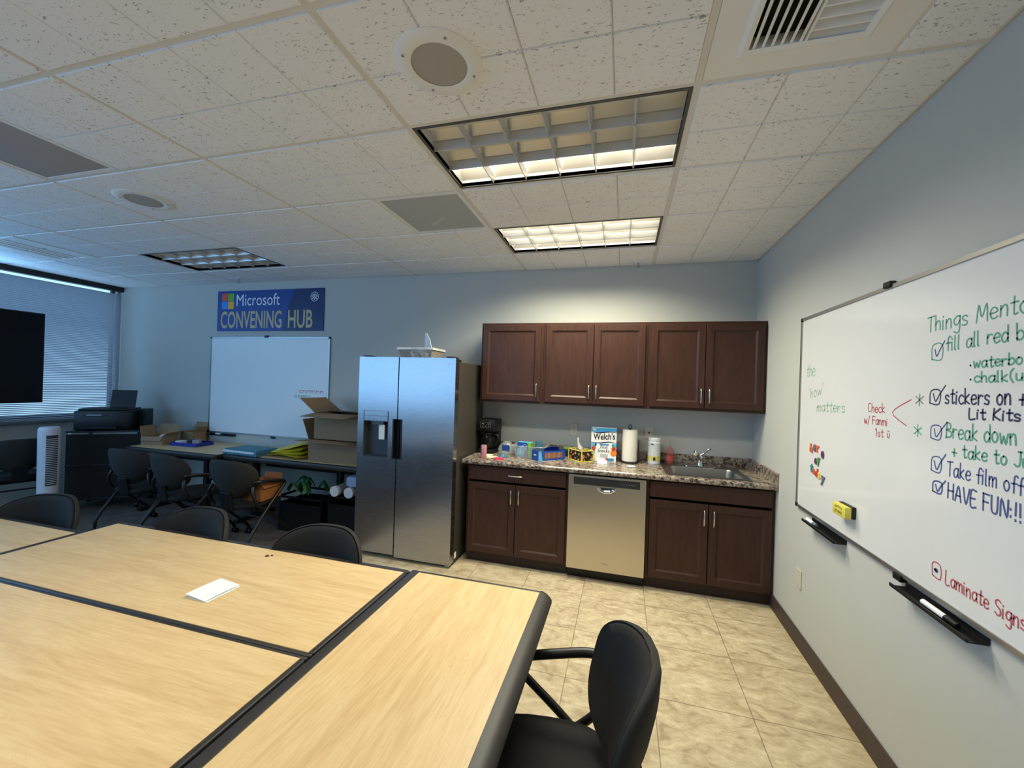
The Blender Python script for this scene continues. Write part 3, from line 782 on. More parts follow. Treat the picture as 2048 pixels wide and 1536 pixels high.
for d, a, c in ((dl, HL, FS0), (dr, FS1, HR)):
    b = MB(); b.box(a, c, YF+.045, YD, HZ0, HZ1); s = (a+.012, c) if d is dl else (a, c-.012)
    b.box(a if d is dl else c-.014, a+.014 if d is dl else c, YF-.004, YF+.045, HZ0, HZ1, .003); b.build('handle', 'black', d, world=True)
b = MB(); b.box(DX0, DX1, YF+.07, YD, DZ0, DZ1).box(DX0, DX0+.006, YF-.002, YF+.07, DZ0, DZ1).box(DX1-.006, DX1, YF-.002, YF+.07, DZ0, DZ1).box(DX0+.006, DX1-.006, YF-.002, YF+.07, DZ0, DZ0+.010)
dp = b.build('dispenser', 'recess', dl, world=True)
# the hood, chute, paddle and tray of the dispenser
MB().box(DX0+.006, DX1-.006, YF-.003, YF+.06, 1.215, DZ1, .003).build('dispenser_hood', 'steel', dl, world=True)
b = MB(); b.box(DX0+.006, DX1-.006, YF-.004, YF-.003, 1.262, 1.264); b.text('. . . .', (DX0+.06, YF-.0034, 1.235), (1, 0, 0), (0, 0, 1), .12, .003); b.build('dispenser_seam', 'darkpanel', dl, world=True)
MB().prism([(-3.285, YF+.005, 1.214), (-3.15, YF+.005, 1.214), (-3.17, YF+.005, 1.185), (-3.265, YF+.005, 1.185)], (0, .05, 0)).build('chute', 'recess', dl, world=True)
MB().box(-3.215, -3.155, YF+.02, YF+.032, 1.05, 1.187, .006).build('paddle', 'whitecap', dl, world=True)
MB().box(DX0+.01, DX1-.01, YF+.004, YF+.068, DZ0+.010, DZ0+.022, .002).build('drip_tray', 'darkpanel', dl, world=True)
b = MB(); b.annulus((-2.562, YF-.0012, 1.742), (1, 0, 0), (0, 0, 1), .007, .010, 24, .5, 5.6); b.text('Midea', (-2.553, YF-.0012, 1.737), (1, 0, 0), (0, 0, 1), .042, .012, bold=.01); b.build('badge', 'logo', dr, world=True)
b = MB(); b.box(FX1-.10, FX1-.03, -.78, -.68, 1.7905, 1.803, .004).box(FX1-.085, FX1-.03, -.70, -.60, 1.763, 1.785, .004); b.build('hinge_cover', 'black', t, world=True)
b = MB(); b.box(FX0+.03, FX0+.10, -.78, -.68, 1.7905, 1.803, .004).box(FX0+.03, FX0+.085, -.70, -.60, 1.763, 1.785, .004); b.build('hinge_cover', 'black', t, world=True)
MB().box(FX0+.01, FX1-.01, -.715, -.10, .0, .03).build('base', 'black', t, world=True)
MB().box(FX1-.0028, FX1-.0012, -.70, -.66, .05, .10).build('sticker', 'paper', t, world=True)
MB().box(FX1-.06, FX1-.02, -.775, -.735, .0, .03, .003).build('foot', 'alu', t, world=True)

# basket with bag and lid on the refrigerator
t = thing('woven_basket', 'small woven basket with a white rim on top of the refrigerator', 'basket', (-2.96, -.50, 1.763))
def rq(hx, hy, z): return [(-hx, -hy, z), (hx, -hy, z), (hx, hy, z), (-hx, hy, z)]
b = MB(); b.ring([rq(.14, .10, 0), rq(.175, .13, .118), rq(.165, .12, .118), rq(.13, .09, .006)], cap=False); b._f([b.bm.verts.new(p) for p in rq(.13, .09, .006)]); b._f([b.bm.verts.new(p) for p in rq(.14, .10, 0)]); b.build('body', 'weave', t)
b = MB(); b.ring([rq(.182, .137, .110), rq(.182, .137, .130), rq(.162, .117, .130), rq(.162, .117, .110), rq(.182, .137, .110)], cap=False); b.build('rim', 'white', t)
b = MB(); RR = random.Random(3)
b.grid(lambda u, v: (-.03+.17*u+.006*math.sin(17*v), -.147-.012*math.sin(9*u)*math.sin(7*v)-.008*math.cos(23*u+11*v), .005+.125*v), 14, 10)
tag(b.xform(Matrix.Translation((-2.96, -.50, 1.763))).build('plastic_bag', 'clear', smooth=80), 'crumpled clear plastic bag hanging over the basket on the refrigerator', 'bag')
b = MB(); pts = [(0, 0, 0), (.14, 0, 0), (.14, 0, .04), (.08, 0, .20), (.025, 0, .265), (0, 0, .27)]
b.prism(pts, (0, .006, 0)); b.xform(Matrix.Translation((-2.93, -.50, 1.772)) @ Matrix.Rotation(-.5, 4, 'Z')); lid = b.build('box_cover', 'white'); tag(lid, 'white plastic cover standing upright in the basket on the refrigerator', 'cover')

# ------------------------------------------------------------------ things on the worktop
ZC = .9145
# coffee maker
t = thing('coffee_maker', 'black drip coffee maker beside the refrigerator', 'coffee maker', (-2.362, -.16, ZC), -.06)
b = MB(); b.box(-.085, .085, -.13, .09, 0, .035, .012).box(-.085, .085, .01, .09, .03, .30, .012).box(-.088, .088, -.125, .092, .205, .325, .016); b.build('body', 'black', t, smooth=40)
b = MB(); b.ring([[(px, -.1268+dy, pz) for px, pz in rrect(-.05-k, .05+k, .245-k, .295+k, .008, 4)] for k, dy in ((0, 0), (0, -.002), (.003, -.002), (.003, 0))], cap=False); b.build('display_frame', 'alu', t)
b = MB()
for q in (-.03, 0, .03): b.disc((q, -.127, .258), (1, 0, 0), (0, 0, 1), .005, 10)
b.box(-.038, -.02, -.1272, -.1268, .278, .284).box(.02, .038, -.1272, -.1268, .278, .284); b.build('button', 'printgrey', t)
b = MB(); b.lathe([(.055, .04), (.068, .07), (.07, .12), (.055, .165), (.05, .18)], (0, -.06, 0), 28); cf = b.build('carafe', 'cleardark', t, smooth=40)
MB().lathe([(.052, .18), (.05, .195), (.02, .2)], (0, -.06, 0), 24).build('carafe_lid', 'black', cf, smooth=40)
MB().tube([(.05, -.06, .175), (.10, -.065, .17), (.105, -.067, .12), (.07, -.065, .075)], .009, 8, 5).build('carafe_handle', 'black', cf, smooth=50)

def can(name, label, cat, x, y, r, h, m, lid=None, grp=None):
    t = thing(name, label, cat, (x, y, ZC), 0, grp)
    MB().lathe([(r*.92, 0), (r, .004), (r, h-.006), (r*.93, h)], n=28).build('body', m, t, smooth=40)
    if lid: MB().lathe([(r*.8, h), (r*.8, h+.003), (r*.7, h+.002)], n=24).build('lid', lid, t, smooth=40)
    return t
can('drinks_can', 'pink metallic tumbler can at the end of the worktop', 'can', -2.292, -.545, .027, .118, 'cup', 'alu')
# small loose bits
b = MB(); b.prism([(px, py, 0) for px, py in rrect(-.045, .045, -.03, .03, .029, 6)], (0, 0, .012), .004); b.xform(Matrix.Translation((-2.155, -.525, ZC)) @ Matrix.Rotation(.2, 4, 'Z'))
tag(b.build('oval_case', 'pink', smooth=40), 'bright pink flat oval case on the worktop', 'case')
b = MB(); b.lathe([(.045, 0), (.045, .006), (.03, .012), (.02, .028), (.012, .03)], n=18); b.xform(Matrix.Translation((-2.155, -.405, ZC)) @ Matrix.Rotation(.3, 4, 'Z')); tag(b.build('small_dish', 'bluegrey', smooth=40), 'small blue-grey dish behind the pink oval case', 'dish')
b = MB(); b.prism([(px, py, 0) for px, py in rrect(-.05, .05, -.02, .02, .012, 4)], (0, 0, .008), .002); b.xform(Matrix.Translation((-2.235, -.49, ZC)) @ Matrix.Rotation(.5, 4, 'Z')); tag(b.build('plastic_spoon_packet', 'cream', smooth=40), 'cream coloured packet lying beside the pink can', 'packet')
b = MB(); b.box(-.05, .05, -.014, .014, 0, .014, .005); b.xform(Matrix.Translation((-2.30, -.40, ZC)) @ Matrix.Rotation(.15, 4, 'Z')); tag(b.build('marker_pen', 'cream', smooth=40), 'pale yellow stick lying in front of the coffee maker', 'pen')
b = MB(); b.box(-.06, .06, -.02, .02, 0, .004); b.xform(Matrix.Translation((-2.25, -.44, ZC)) @ Matrix.Rotation(-.2, 4, 'Z')); tag(b.build('paper_scrap', 'paper'), 'flat white paper scrap between the coffee maker and the pink oval case', 'paper')
# clear bag of cups
RR = random.Random(5)
b = MB()
def bagf(r0, h, sx, sy):
    prof = [(1.0, 0), (1.08, .12), (1.0, .4), (.8, .65), (.55, .85), (.3, 1.0)]
    rings = []
    for k, (q, z) in enumerate(prof):
        rings.append([(sx*q*math.cos(a)*(1+.09*math.sin(5*a+k)), sy*q*math.sin(a)*(1+.09*math.cos(4*a+2*k)), z*h) for a in [2*PI*i/28 for i in range(28)]])
    return rings
t = thing('plastic_bag', 'crumpled clear bag with a blue label beside the coffee maker', 'bag', (-2.172, -.205, ZC))
MB().ring(bagf(1, .12, .085, .07)).build('film', 'clear', t, smooth=60)
MB().box(-.03, .045, -.062, -.058, .05, .105).xform(Matrix.Rotation(.2, 4, 'X')).build('label', 'boxblue', t)
# clear bin with the blue box in it
t = thing('plastic_bin', 'clear plastic bin holding a blue and green box', 'bin', (-1.925, -.235, ZC))
def rb(hx, hy, z, r=.03): return [(px, py, z) for px, py in rrect(-hx, hx, -hy, hy, r, 5)]
b = MB(); b.ring([rb(.125, .125, 0), rb(.15, .15, .10), rb(.16, .16, .104), rb(.16, .16, .110), rb(.147, .147, .108), rb(.122, .122, .004)], cap=False); b._f([b.bm.verts.new(p) for p in rb(.122, .122, .004)]); b.build('tub', 'clear', t, smooth=40)
b = MB(); b.tube(rb(.158, .158, .107) + [rb(.158, .158, .107)[0]], .0035, 6); b.build('rim', 'clear', t, smooth=50)
def carton(name, label, loc, rz, w, d, h, mats, parts):
    t = thing(name, label, 'box', loc, rz)
    b = MB(); b.box(-w/2, w/2, -d/2, d/2, 0, h, .0015); b.build('carton', mats, t)
    for nm, m, mb in parts: mb.build(nm, m, t)
    return t
w, d, h = .135, .07, .125
p = [('print', 'boxcyan', MB().quad((-w/2, -d/2-.0006, 0), (.03, -d/2-.0006, 0), (.03, -d/2-.0006, .07), (-.02, -d/2-.0006, .10), (-w/2, -d/2-.0006, .06))),
     ('print', 'brown', MB().quad((.0, -d/2-.0009, .004), (.035, -d/2-.0009, .004), (.038, -d/2-.0009, .05), (.02, -d/2-.0009, .06))),
     ('print', 'boxgreen', MB().quad((.04, -d/2-.0012, 0), (w/2, -d/2-.0012, 0), (w/2, -d/2-.0012, h), (.03, -d/2-.0012, h), (.045, -d/2-.0012, .06))),
     ('side_print', 'boxgreen', MB().quad((w/2+.0006, -d/2, 0), (w/2+.0006, d/2, 0), (w/2+.0006, d/2, h), (w/2+.0006, -d/2, h))),
     ('top_print', 'boxcyan', MB().quad((-w/2, -d/2, h+.0006), (w/2, -d/2, h+.0006), (w/2, d/2, h+.0006), (-w/2, d/2, h+.0006))),
     ('lettering', 'printwhite', MB().text('Ziploc', (-.022, -d/2-.0012, .012), (0, 0, 1), (-1, 0, 0), .075, .022, bold=.02)),
     ('emblem', 'printwhite', MB().annulus((.008, -d/2-.0014, .088), (1, 0, 0), (0, 0, 1), .017, .020))]
carton('carton_box', 'blue and green bag box standing in the clear bin', (-1.975, -.275, ZC+.006), -.12, w, d, h, 'boxblue', p)
b = MB(); b.box(-.03, .03, -.03, .03, 0, .13, .003); b.xform(Matrix.Translation((-1.86, -.20, ZC+.006)) @ Matrix.Rotation(.3, 4, 'Z')); tag(b.build('carton_box', 'bluegrey'), 'narrow dark teal box at the back of the clear bin', 'box')
# open blue snack box lying in front
w, d, h = .295, .105, .085
t = thing('snack_box', 'torn-open blue snack box with biscuit pictures lying on the worktop', 'box', (-1.742, -.335, ZC), .80)
b = MB(); b.cells([-w/2, -w/2+.003, w/2-.003, w/2], [-d/2, -d/2+.003, d/2-.003, d/2], [(-w/2+.003, w/2-.003, -d/2+.003, d/2-.003)], lambda x, y: (x, y, .002), lambda x, y: (x, y, h*(1.0 if x < 0 else .95)))
b.box(-w/2, w/2, -d/2, d/2, 0, .003); b.build('carton', 'boxblue', t)
MB().prism([(-w/2, d/2, h), (w/2, d/2, h*.95), (w/2-.03, d/2-.05, h+.02), (.02, d/2-.06, h+.028), (-.04, d/2-.02, h+.008)], (0, 0, .001)).build('torn_flap', 'boxblue', t)
MB().box(-.08, .115, -d/2-.0012, -d/2-.0004, .018, .068).build('print', 'brown', t)
b = MB()
for k in range(3): b.box(-.035+.055*k, -.03+.055*k, -d/2-.0018, -d/2-.0012, .018, .068)
b.build('print', 'boxcyan', t)
MB().quad((-w/2, -d/2-.0008, 0), (-w/2+.045, -d/2-.0008, 0), (-w/2+.03, -d/2-.0008, h), (-w/2, -d/2-.0008, h)).build('print', 'boxcyan', t)
b = MB()
for k in range(3): b.tube([(-w/2-.0008, -.02+.012*k, .055), (-w/2-.0008, -.014+.012*k, .04), (-w/2-.0008, -.008+.012*k, .055)], .0015, 4)
b.build('print', 'printwhite', t)
# tissue box
t = thing('tissue_box', 'black floral tissue box with yellow edges and a tissue pulled up', 'tissue box', (-1.46, -.262, ZC), -.80)
w, d, h = .185, .130, .098
MB().box(-w/2, w/2, -d/2, d/2, 0, h, .001).build('carton', 'floral', t)
b = MB(); e = .004
for x in (-w/2, w/2):
    for y in (-d/2, d/2): b.box(x-e, x+e, y-e, y+e, 0, h+e)
for z in (e, h):
    for y in (-d/2, d/2): b.box(-w/2, w/2, y-e, y+e, z-e, z+e)
    for x in (-w/2, w/2): b.box(x-e, x+e, -d/2, d/2, z-e, z+e)
b.build('edge', 'yellow', t)
b = MB()
b.grid(lambda u, v: ((-.045+.075*u)*(1-.35*v)+.02*v*(u-.7), .012*math.sin(3.2*u*PI)*(1-.3*v)-.01*v, h-.01+.11*v*(1.0-.55*u*v)+.02*v*math.sin(2.0*PI*u)), 16, 10)
b.build('tissue', 'tissue', t, smooth=80)
for k, (x, y) in enumerate(((-1.61, -.09), (-1.52, -.075), (-1.43, -.085))):
    tt = thing('food_jar', ['small jar with a pale green lid behind the open snack box', 'small jar with a pale green lid behind the tissue sheet', 'small jar with a pale green lid tucked beside the tall fruit snack box'][k], 'jar', (x, y, ZC), 0, 'jars with green lids behind the tissue box')
    MB().lathe([(.034, 0), (.038, .01), (.038, .062), (.034, .068)], n=24).build('body', 'berry', tt, smooth=40)
    MB().lathe([(.037, .068), (.038, .07), (.038, .086), (.034, .088)], n=24).build('lid', 'lime', tt, smooth=40)
# tall fruit snack box
w, d, h = .222, .085, .302
t = thing('snack_box', 'tall white and blue fruit snack box standing upright on the worktop', 'box', (-1.262, -.20, ZC), .02)
b = MB(); b.box(-w/2, w/2, -d/2, d/2, 0, h, .0015); b.build('carton', 'printwhite', t)
fy = -d/2
def wavy(z0, z1, amp, n=20):
    top = [(-w/2+w*i/n, fy-.0006, z1+amp*math.sin(2*PI*i/n)) for i in range(n+1)]; bot = [(-w/2+w*i/n, fy-.0006, z0+amp*math.sin(2*PI*i/n)*(0 if z0 < .01 else 1)) for i in range(n+1)]
    return bot, top
b = MB(); n = 20
bt = [(-w/2+w*i/n, fy-.0006, .268+.006*math.sin(2*PI*i/n+PI)) for i in range(n+1)]
b._f([b.bm.verts.new(p) for p in bt + [(w/2, fy-.0006, h), (-w/2, fy-.0006, h)]]); b.box(-w/2-.0006, -w/2, fy, d/2, 0, h); b.build('print', 'skyblue', t)
for zc in (.263, .172):
    b = MB()
    for i in range(n):
        f = lambda i, s: (-w/2+w*i/n, fy-.0012, zc+s*(.0035)*(.25+math.sin(PI*i/n))+.006*math.sin(2*PI*i/n+PI))
        b.quad(f(i, -1), f(i+1, -1), f(i+1, 1), f(i, 1))
    b.build('print', 'printblk', t)
MB().quad((-w/2, fy-.0008, .06), (-w/2+.03, fy-.0008, .05), (-w/2+.05, fy-.0008, .165), (-w/2, fy-.0008, .168)).build('print', 'boxcyan', t)
MB().quad((w/2-.03, fy-.0008, .05), (w/2, fy-.0008, .06), (w/2, fy-.0008, .165), (w/2-.04, fy-.0008, .167)).build('print', 'boxcyan', t)
MB().text("Welch's", (-.092, fy-.0018, .192), (1, 0, .06), (0, 0, 1), .190, .060, bold=.02).build('lettering', 'printblk', t)
b = MB(); b.text('Fruit', (-.03, fy-.0018, .118), (1, 0, 0), (0, 0, 1), .068, .028, shear=.25).text('Snacks', (-.052, fy-.0018, .085), (1, 0, 0), (0, 0, 1), .105, .030, shear=.25); b.build('lettering', 'printblk', t)
MB().text('90', (-.100, fy-.0014, .276), (1, 0, 0), (0, 0, 1), .032, .019, bold=.02).build('lettering', 'yellow', t)
MB().box(-.035, .045, fy-.0014, fy-.0006, .147, .160).build('print', 'skyblue', t)
b = MB()
for k in range(4): b.box(-.03, .04, fy-.0014, fy-.0008, .066-.009*k, .069-.009*k)
b.build('print', 'printgrey', t)
MB().disc((-.088, fy-.0016, .118), (1, 0, 0), (0, 0, 1), .019).disc((.088, fy-.0016, .118), (1, 0, 0), (0, 0, 1), .019).disc((.028, fy-.0016, .022), (1, 0, 0), (0, 0, 1), .013).build('print', 'fruit_r', t)
b = MB(); b.disc((.088, fy-.0013, .082), (1, 0, 0), (0, 0, 1), .028); b.build('print', 'fruit_o', t)
b = MB(); b.quad((.08, fy-.0019, .132), (.10, fy-.0019, .135), (.085, fy-.0019, .155), (.07, fy-.0019, .15)).quad((-.10, fy-.0019, .132), (-.078, fy-.0019, .135), (-.082, fy-.0019, .146)); b.build('print', 'leaf', t)
MB().disc((-.07, fy-.0019, .15), (1, 0, 0), (0, 0, 1), .009).build('print', 'berry', t)
MB().box(.038, .092, fy-.0016, fy-.0008, .008, .034).build('print', 'skyblue', t)
# folded card in front
t = b = MB(); b.prism([(-.042, 0, 0), (.042, 0, 0), (.030, .03, .032), (-.048, .03, .032)], (0, .001, .001)).prism([(-.048, .03, .032), (.030, .03, .032), (.042, .055, 0), (-.042, .055, 0)], (0, .001, .001))
b.xform(Matrix.Translation((-1.262, -.355, ZC+.001))); tag(b.build('folded_card', 'paper'), 'small white folded card in front of the tall fruit snack box', 'card')
# paper towel holder with roll
t = thing('paper_towel_holder', 'black wire paper towel holder standing on the worktop', 'holder', (-1.035, -.165, ZC))
MB().lathe([(.078, 0), (.080, .004), (.078, .012), (.02, .014)], n=36).build('base', 'black', t, smooth=40)
MB().cyl((0, 0, .012), (0, 0, .312), .005).build('post', 'black', t, smooth=40)
MB().tube([(-.012, 0, .308), (-.012, 0, .325), (0, 0, .338), (.012, 0, .325), (.012, 0, .308), (0, 0, .302), (-.012, 0, .308)], .0035, 8, 4).build('loop', 'black', t, smooth=50)
MB().tube([(.072, -.028, .01), (.076, -.028, .19), (.079, -.017, .206), (.079, -.005, .206), (.078, .004, .19), (.074, .004, .01)], .004, 8, 3).build('arm', 'black', t, smooth=50)
t = thing('paper_towel_roll', 'white paper towel roll on the black wire holder', 'paper towel', (-1.035, -.165, ZC+.0145))
b = MB(); b.ring([[(r*math.cos(2*PI*i/36), r*math.sin(2*PI*i/36), z) for i in range(36)] for r, z in ((.02, 0), (.066, 0), (.067, .01), (.067, .275), (.066, .28), (.02, .28), (.02, 0))], cap=False); b.build('roll', 'towel', t, smooth=40)
b = MB(); b.grid(lambda u, v: (-.066-.026*u*(1-v)-.004*math.sin(PI*u), -.012+.02*u, .272-.275*u+.0*v), 10, 1)
b = MB(); b.grid(lambda u, v: (-.067-.03*(u**1.3), -.03+.06*v+.01*u, .27-.27*u), 10, 3); b.build('loose_sheet', 'towel', t, smooth=80)
b = MB(); b.tube([(-.03, 0, .007), (-.012, .012, .007), (.008, .004, .007), (.028, .008, .007), (.034, -.004, .007), (.012, -.014, .007), (-.012, -.012, .007), (-.03, 0, .007)], .006, 8, 4)
b.xform(Matrix.Translation((-1.025, -.40, ZC))); tag(b.build('bread_tag', 'paper', smooth=50), 'white looped tag lying in front of the paper towels', 'tag')
# wipes canister
t = thing('wipes_canister', 'white cleaning wipes canister beside the sink', 'canister', (-.822, -.13, ZC))
MB().lathe([(.052, 0), (.054, .005), (.054, .20), (.050, .205)], n=32).build('body', 'whitecap', t, smooth=40)
MB().lathe([(.053, .20), (.055, .203), (.055, .228), (.050, .236), (.02, .237)], n=32).build('lid', 'white', t, smooth=40)
b = MB(); b.ring([[(.0545*math.cos(a), .0545*math.sin(a), z) for a in [PI*1.05+PI*.9*i/20 for i in range(21)]] for z in (.03, .185)], closed=False, cap=False); b.build('label', 'labelgrey', t, smooth=60)
b = MB(); b.ring([[(.0550*math.cos(a), .0550*math.sin(a), z) for a in [PI*1.05+PI*.9*i/20 for i in range(21)]] for z in (.03, .072)], closed=False, cap=False); b.build('label', 'labelyel', t, smooth=60)
b = MB(); b.box(-.012, .008, -.0562, -.055, .036, .062); b.prism([(-.034, -.0475, .178), (-.022, -.0525, .185), (-.010, -.0555, .178), (-.022, -.0525, .171)], (0, -.0015, 0)); b.build('label_mark', 'darkpanel', t)
# dish soap
t = thing('soap_bottle', 'clear pump bottle of red dish soap behind the sink', 'soap bottle', (-.685, -.09, ZC))
def el(rx, ry, z): return [(rx*math.cos(2*PI*i/24), ry*math.sin(2*PI*i/24), z) for i in range(24)]
MB().ring([el(.03, .02, 0), el(.034, .024, .006), el(.034, .024, .08), el(.033, .023, .115), el(.024, .019, .135), el(.012, .012, .15), el(.012, .012, .165)]).build('body', 'soap', t, smooth=50)
MB().ring([el(.0335, .0235, .03), el(.0345, .0245, .03), el(.0345, .0245, .075), el(.0335, .0235, .075)], cap=False).build('label', 'brickred', t, smooth=50)
MB().lathe([(.014, .165), (.014, .18), (.006, .183), (.005, .20)], n=16).build('pump', 'clear', t, smooth=40)
MB().tube([(.012, 0, .20), (-.02, -.02, .203), (-.026, -.024, .198)], .005, 8).build('nozzle', 'clear', t, smooth=40)

# ------------------------------------------------------------------ handwriting
SF = {}
def _sf(s):
    for line in s.strip().split('\n'):
        ch, w, st = line.split(' ', 2)
        SF[ch] = (float(w), [[tuple(map(float, q.split(','))) for q in part.split()] for part in st.split(';')])
_sf('''a 5.5 5,5 3,6 1,5 0,3 1,.3 3,0 5,2.4;5,6 5,1 6,0
b 5 0,10 .2,0;0,1 2,-.2 4.5,1 5,3.4 3,5.6 .4,4.2
c 4.6 5,5 3,6 1,5 0,3 1,.8 3,0 5,1
d 5.2 5,10 5,0;5,4.6 3,6 1,5 0,2.8 1.2,.2 3.2,.2 5,2.4
e 5 .2,3 4.8,3.6 4,5.8 1.6,5.8 .2,3.4 1,.5 3,0 5,1
f 4 5,9.2 4,10 2.4,9 2,5 2,0;0,5.2 4.4,5.4
g 5.2 5,6 2.4,6.2 .2,4 1,1.4 3.2,1.2 5,3.4;5,6 5,-2 3.4,-4 .4,-3
h 4.6 0,10 .2,0;.2,3.6 2,5.8 4,5 4.4,0
i 1.6 .2,5.8 .4,0;.4,7.8 .7,8.2
k 4.6 0,10 .2,0;4,6 .4,2.6 4.4,0
l 1.8 0,10 .1,1 1,0
m 7 0,6 .1,0;.1,4 2,6 3.2,5 3.3,0;3.3,4 5.4,6 6.6,5 6.8,0
n 4.8 0,6 .1,0;.1,3.8 2.2,6 4,5 4.4,0
o 5 2.4,6 .4,4.6 .2,2 2,0 4,.8 4.8,3.2 4,5.4 2.2,6
r 4 0,6 .2,0;.2,3.8 2,5.8 4,5.4
s 4.4 4.2,5 2.4,6 .4,5 1.2,3.4 4,2.2 3.2,.2 .2,.6
t 4 2,9.4 2,1 3,0 4.2,.6;0,6.2 4.4,6.4
u 4.8 0,6 .2,1.6 1.6,0 3.4,.6 4.4,2.4;4.4,6 4.6,0
v 4.4 0,6 2.2,0 4.6,6
w 6.6 0,6 1.4,0 3.1,4.8 4.8,0 6.6,6
T 6 0,9.6 6.4,10;3.2,9.8 3,0
M 8 0,0 1.2,10 3.8,2.6 6.8,10 7.8,0
F 5.4 .2,10 0,0;.2,10 5.4,9.8;.1,5.2 4.4,5.2
S 5.4 5.4,9 3.2,10 .4,8.4 1.2,6.2 5,4 5,1 2.4,0 0,1.2
B 5.6 .2,10 0,0;.2,10 4,9.2 4,6.2 .2,5.2 5,4 5,1 0,0
L 5 .2,10 0,0 5,.2
K 5.4 .2,10 0,0;5,10 .2,4.4 5.4,0
J 4.8 2.4,10 5.4,10;4.2,10 4.2,2 2.2,0 0,1.2
H 6 0,10 0,0;5.6,10 5.6,0;0,5 5.6,5.2
A 6.4 0,0 3,10 6,0;1.2,3.6 5,3.6
V 6 0,10 3,0 6,10
E 5 5,10 .2,9.8 0,0 5,.2;.1,5 4,5.2
U 5.8 0,10 .2,2 2.4,0 4.8,1.2 5.4,10
N 6 0,0 .4,10 5.4,0 5.8,10
C 5.4 5.4,8.8 3.4,10 .6,8 .2,3.4 2,.2 5.2,1
1 3 0,8 2,10 2,0
! 2 .6,10 .6,3;.6,.6 .7,0
: 2 .6,6 .7,5.4;.6,2 .7,1.4
+ 5 2.4,6 2.4,0;0,3 5,3
( 3 3,11 .8,8 .6,3 2.6,-1
/ 4 0,-1 4,10
' 2 .8,10 .4,8
* 6 3,7 3,0;.2,5.6 5.8,1.4;5.8,5.6 .2,1.4
. 2.4 .6,3.4 1.0,3.0 .6,2.8 .6,3.4
^ 5 .4,5.6 .6,1.6 2,.2 3.8,1.4 4.2,5.6;1.2,8.4 1.4,8.9;3.2,8.4 3.4,8.9
< 6 6,10 0,4.6 5,0
[ 9 0,.4 .4,10 8.6,10.4 8.4,0 0,.4
~ 9 1.6,7.4 3.4,1 6,7 9.5,14
@ 5 1,3.6 2.4,4.6 3.4,3.4 2.2,2.2 1,3.6''')
HR_ = random.Random(11)
def ink_stroke(mb, pts, wd, P):
    """a felt-pen line lying on the board; P maps (a, z) to the surface"""
    Q = [Vector((a, z, 0)) for a, z in pts]
    if len(Q) > 2: Q = catmull(Q, 4)
    L, Rr = [], []
    for i, q in enumerate(Q):
        d = Q[min(i+1, len(Q)-1)] - Q[max(i-1, 0)]
        if d.length < 1e-9: d = Vector((1, 0, 0))
        d.normalize(); nn = Vector((-d.y, d.x, 0))*wd*.5
        e = d*wd*.4 if i in (0, len(Q)-1) else Vector((0, 0, 0)); e = -e if i == 0 else e
        L.append(mb.bm.verts.new(P(*(q+nn+e)[:2]))); Rr.append(mb.bm.verts.new(P(*(q-nn+e)[:2])))
    for i in range(len(Q)-1): mb._f([L[i], L[i+1], Rr[i+1], Rr[i]])
def write(mb, txt, a0, z0, a1, h, P, wd=.0055, slope=0.0, gap=1.7):
    """txt from a0 to a1, cap height h"""
    tot = sum((SF[c][0] if c != ' ' else 3.2)+gap for c in txt)-gap
    k = (a1-a0)/tot; x = 0
    for c in txt:
        if c == ' ': x += 3.2+gap; continue
        w, st = SF[c]
        jz = HR_.uniform(-.03, .03)*h; jr = HR_.uniform(-.05, .05)
        for s in st:
            ink_stroke(mb, [(a0+(x+px+jr*py)*k, z0+jz+py/10*h+slope*(x+px)*k) for px, py in s], wd, P)
        x += w+gap

# ------------------------------------------------------------------ whiteboards
def whiteboard(label, P, a0, a1, z0, z1, clips, m='board'):
    """P(a, d, z): along the wall, out from the wall, up"""
    c = P((a0+a1)/2, 0, z0); t = thing('whiteboard', label, 'whiteboard', c)
    def bx(mb, q0, q1, d0, d1, r0, r1, bv=0):
        p, q = P(q0, d0, r0), P(q1, d1, r1); return mb.box(p[0], q[0], p[1], q[1], p[2], q[2], bv)
    bx(MB(), a0+.012, a1-.012, .003, .012, z0+.012, z1-.012).build('board', m, t, world=True)
    b = MB(); fw = .016
    for q in ((a0, a1, z0, z0+fw), (a0, a1, z1-fw, z1), (a0, a0+fw, z0+fw, z1-fw), (a1-fw, a1, z0+fw, z1-fw)): bx(b, q[0], q[1], .001, .018, q[2], q[3])
    b.build('frame', 'alu', t, world=True)
    b = MB()
    for qa in (a0, a1):
        for qz in (z0, z1): bx(b, qa-.002 if qa == a0 else qa-.022, qa+.022 if qa == a0 else qa+.002, .001, .02, qz-.002 if qz == z0 else qz-.022, qz+.022 if qz == z0 else qz+.002, .003)
    b.build('corner_cap', 'black', t, world=True)
    for ca, cz in clips: bx(MB(), ca-.024, ca+.024, .001, .028, cz-.014, cz+.014, .005).build('mounting_clip', 'black', t, world=True)
    return t
PR = lambda a, d, z: (-d, -a, z)                      # wall_right: a runs towards the camera
PBk = lambda a, d, z: (a, -d, z)                      # wall_back
wb = whiteboard('large whiteboard covered in handwritten lists beside the kitchen corner', PR, .99, 3.43, .868, 2.062, [(1.884, 2.064), (2.01, .862)])
SURF = lambda a, z: (-.0126, -a, z)
def lines(label, m, fn):
    b = MB(); fn(b); o = b.build('handwriting', m, wb, world=True); o['label'] = label
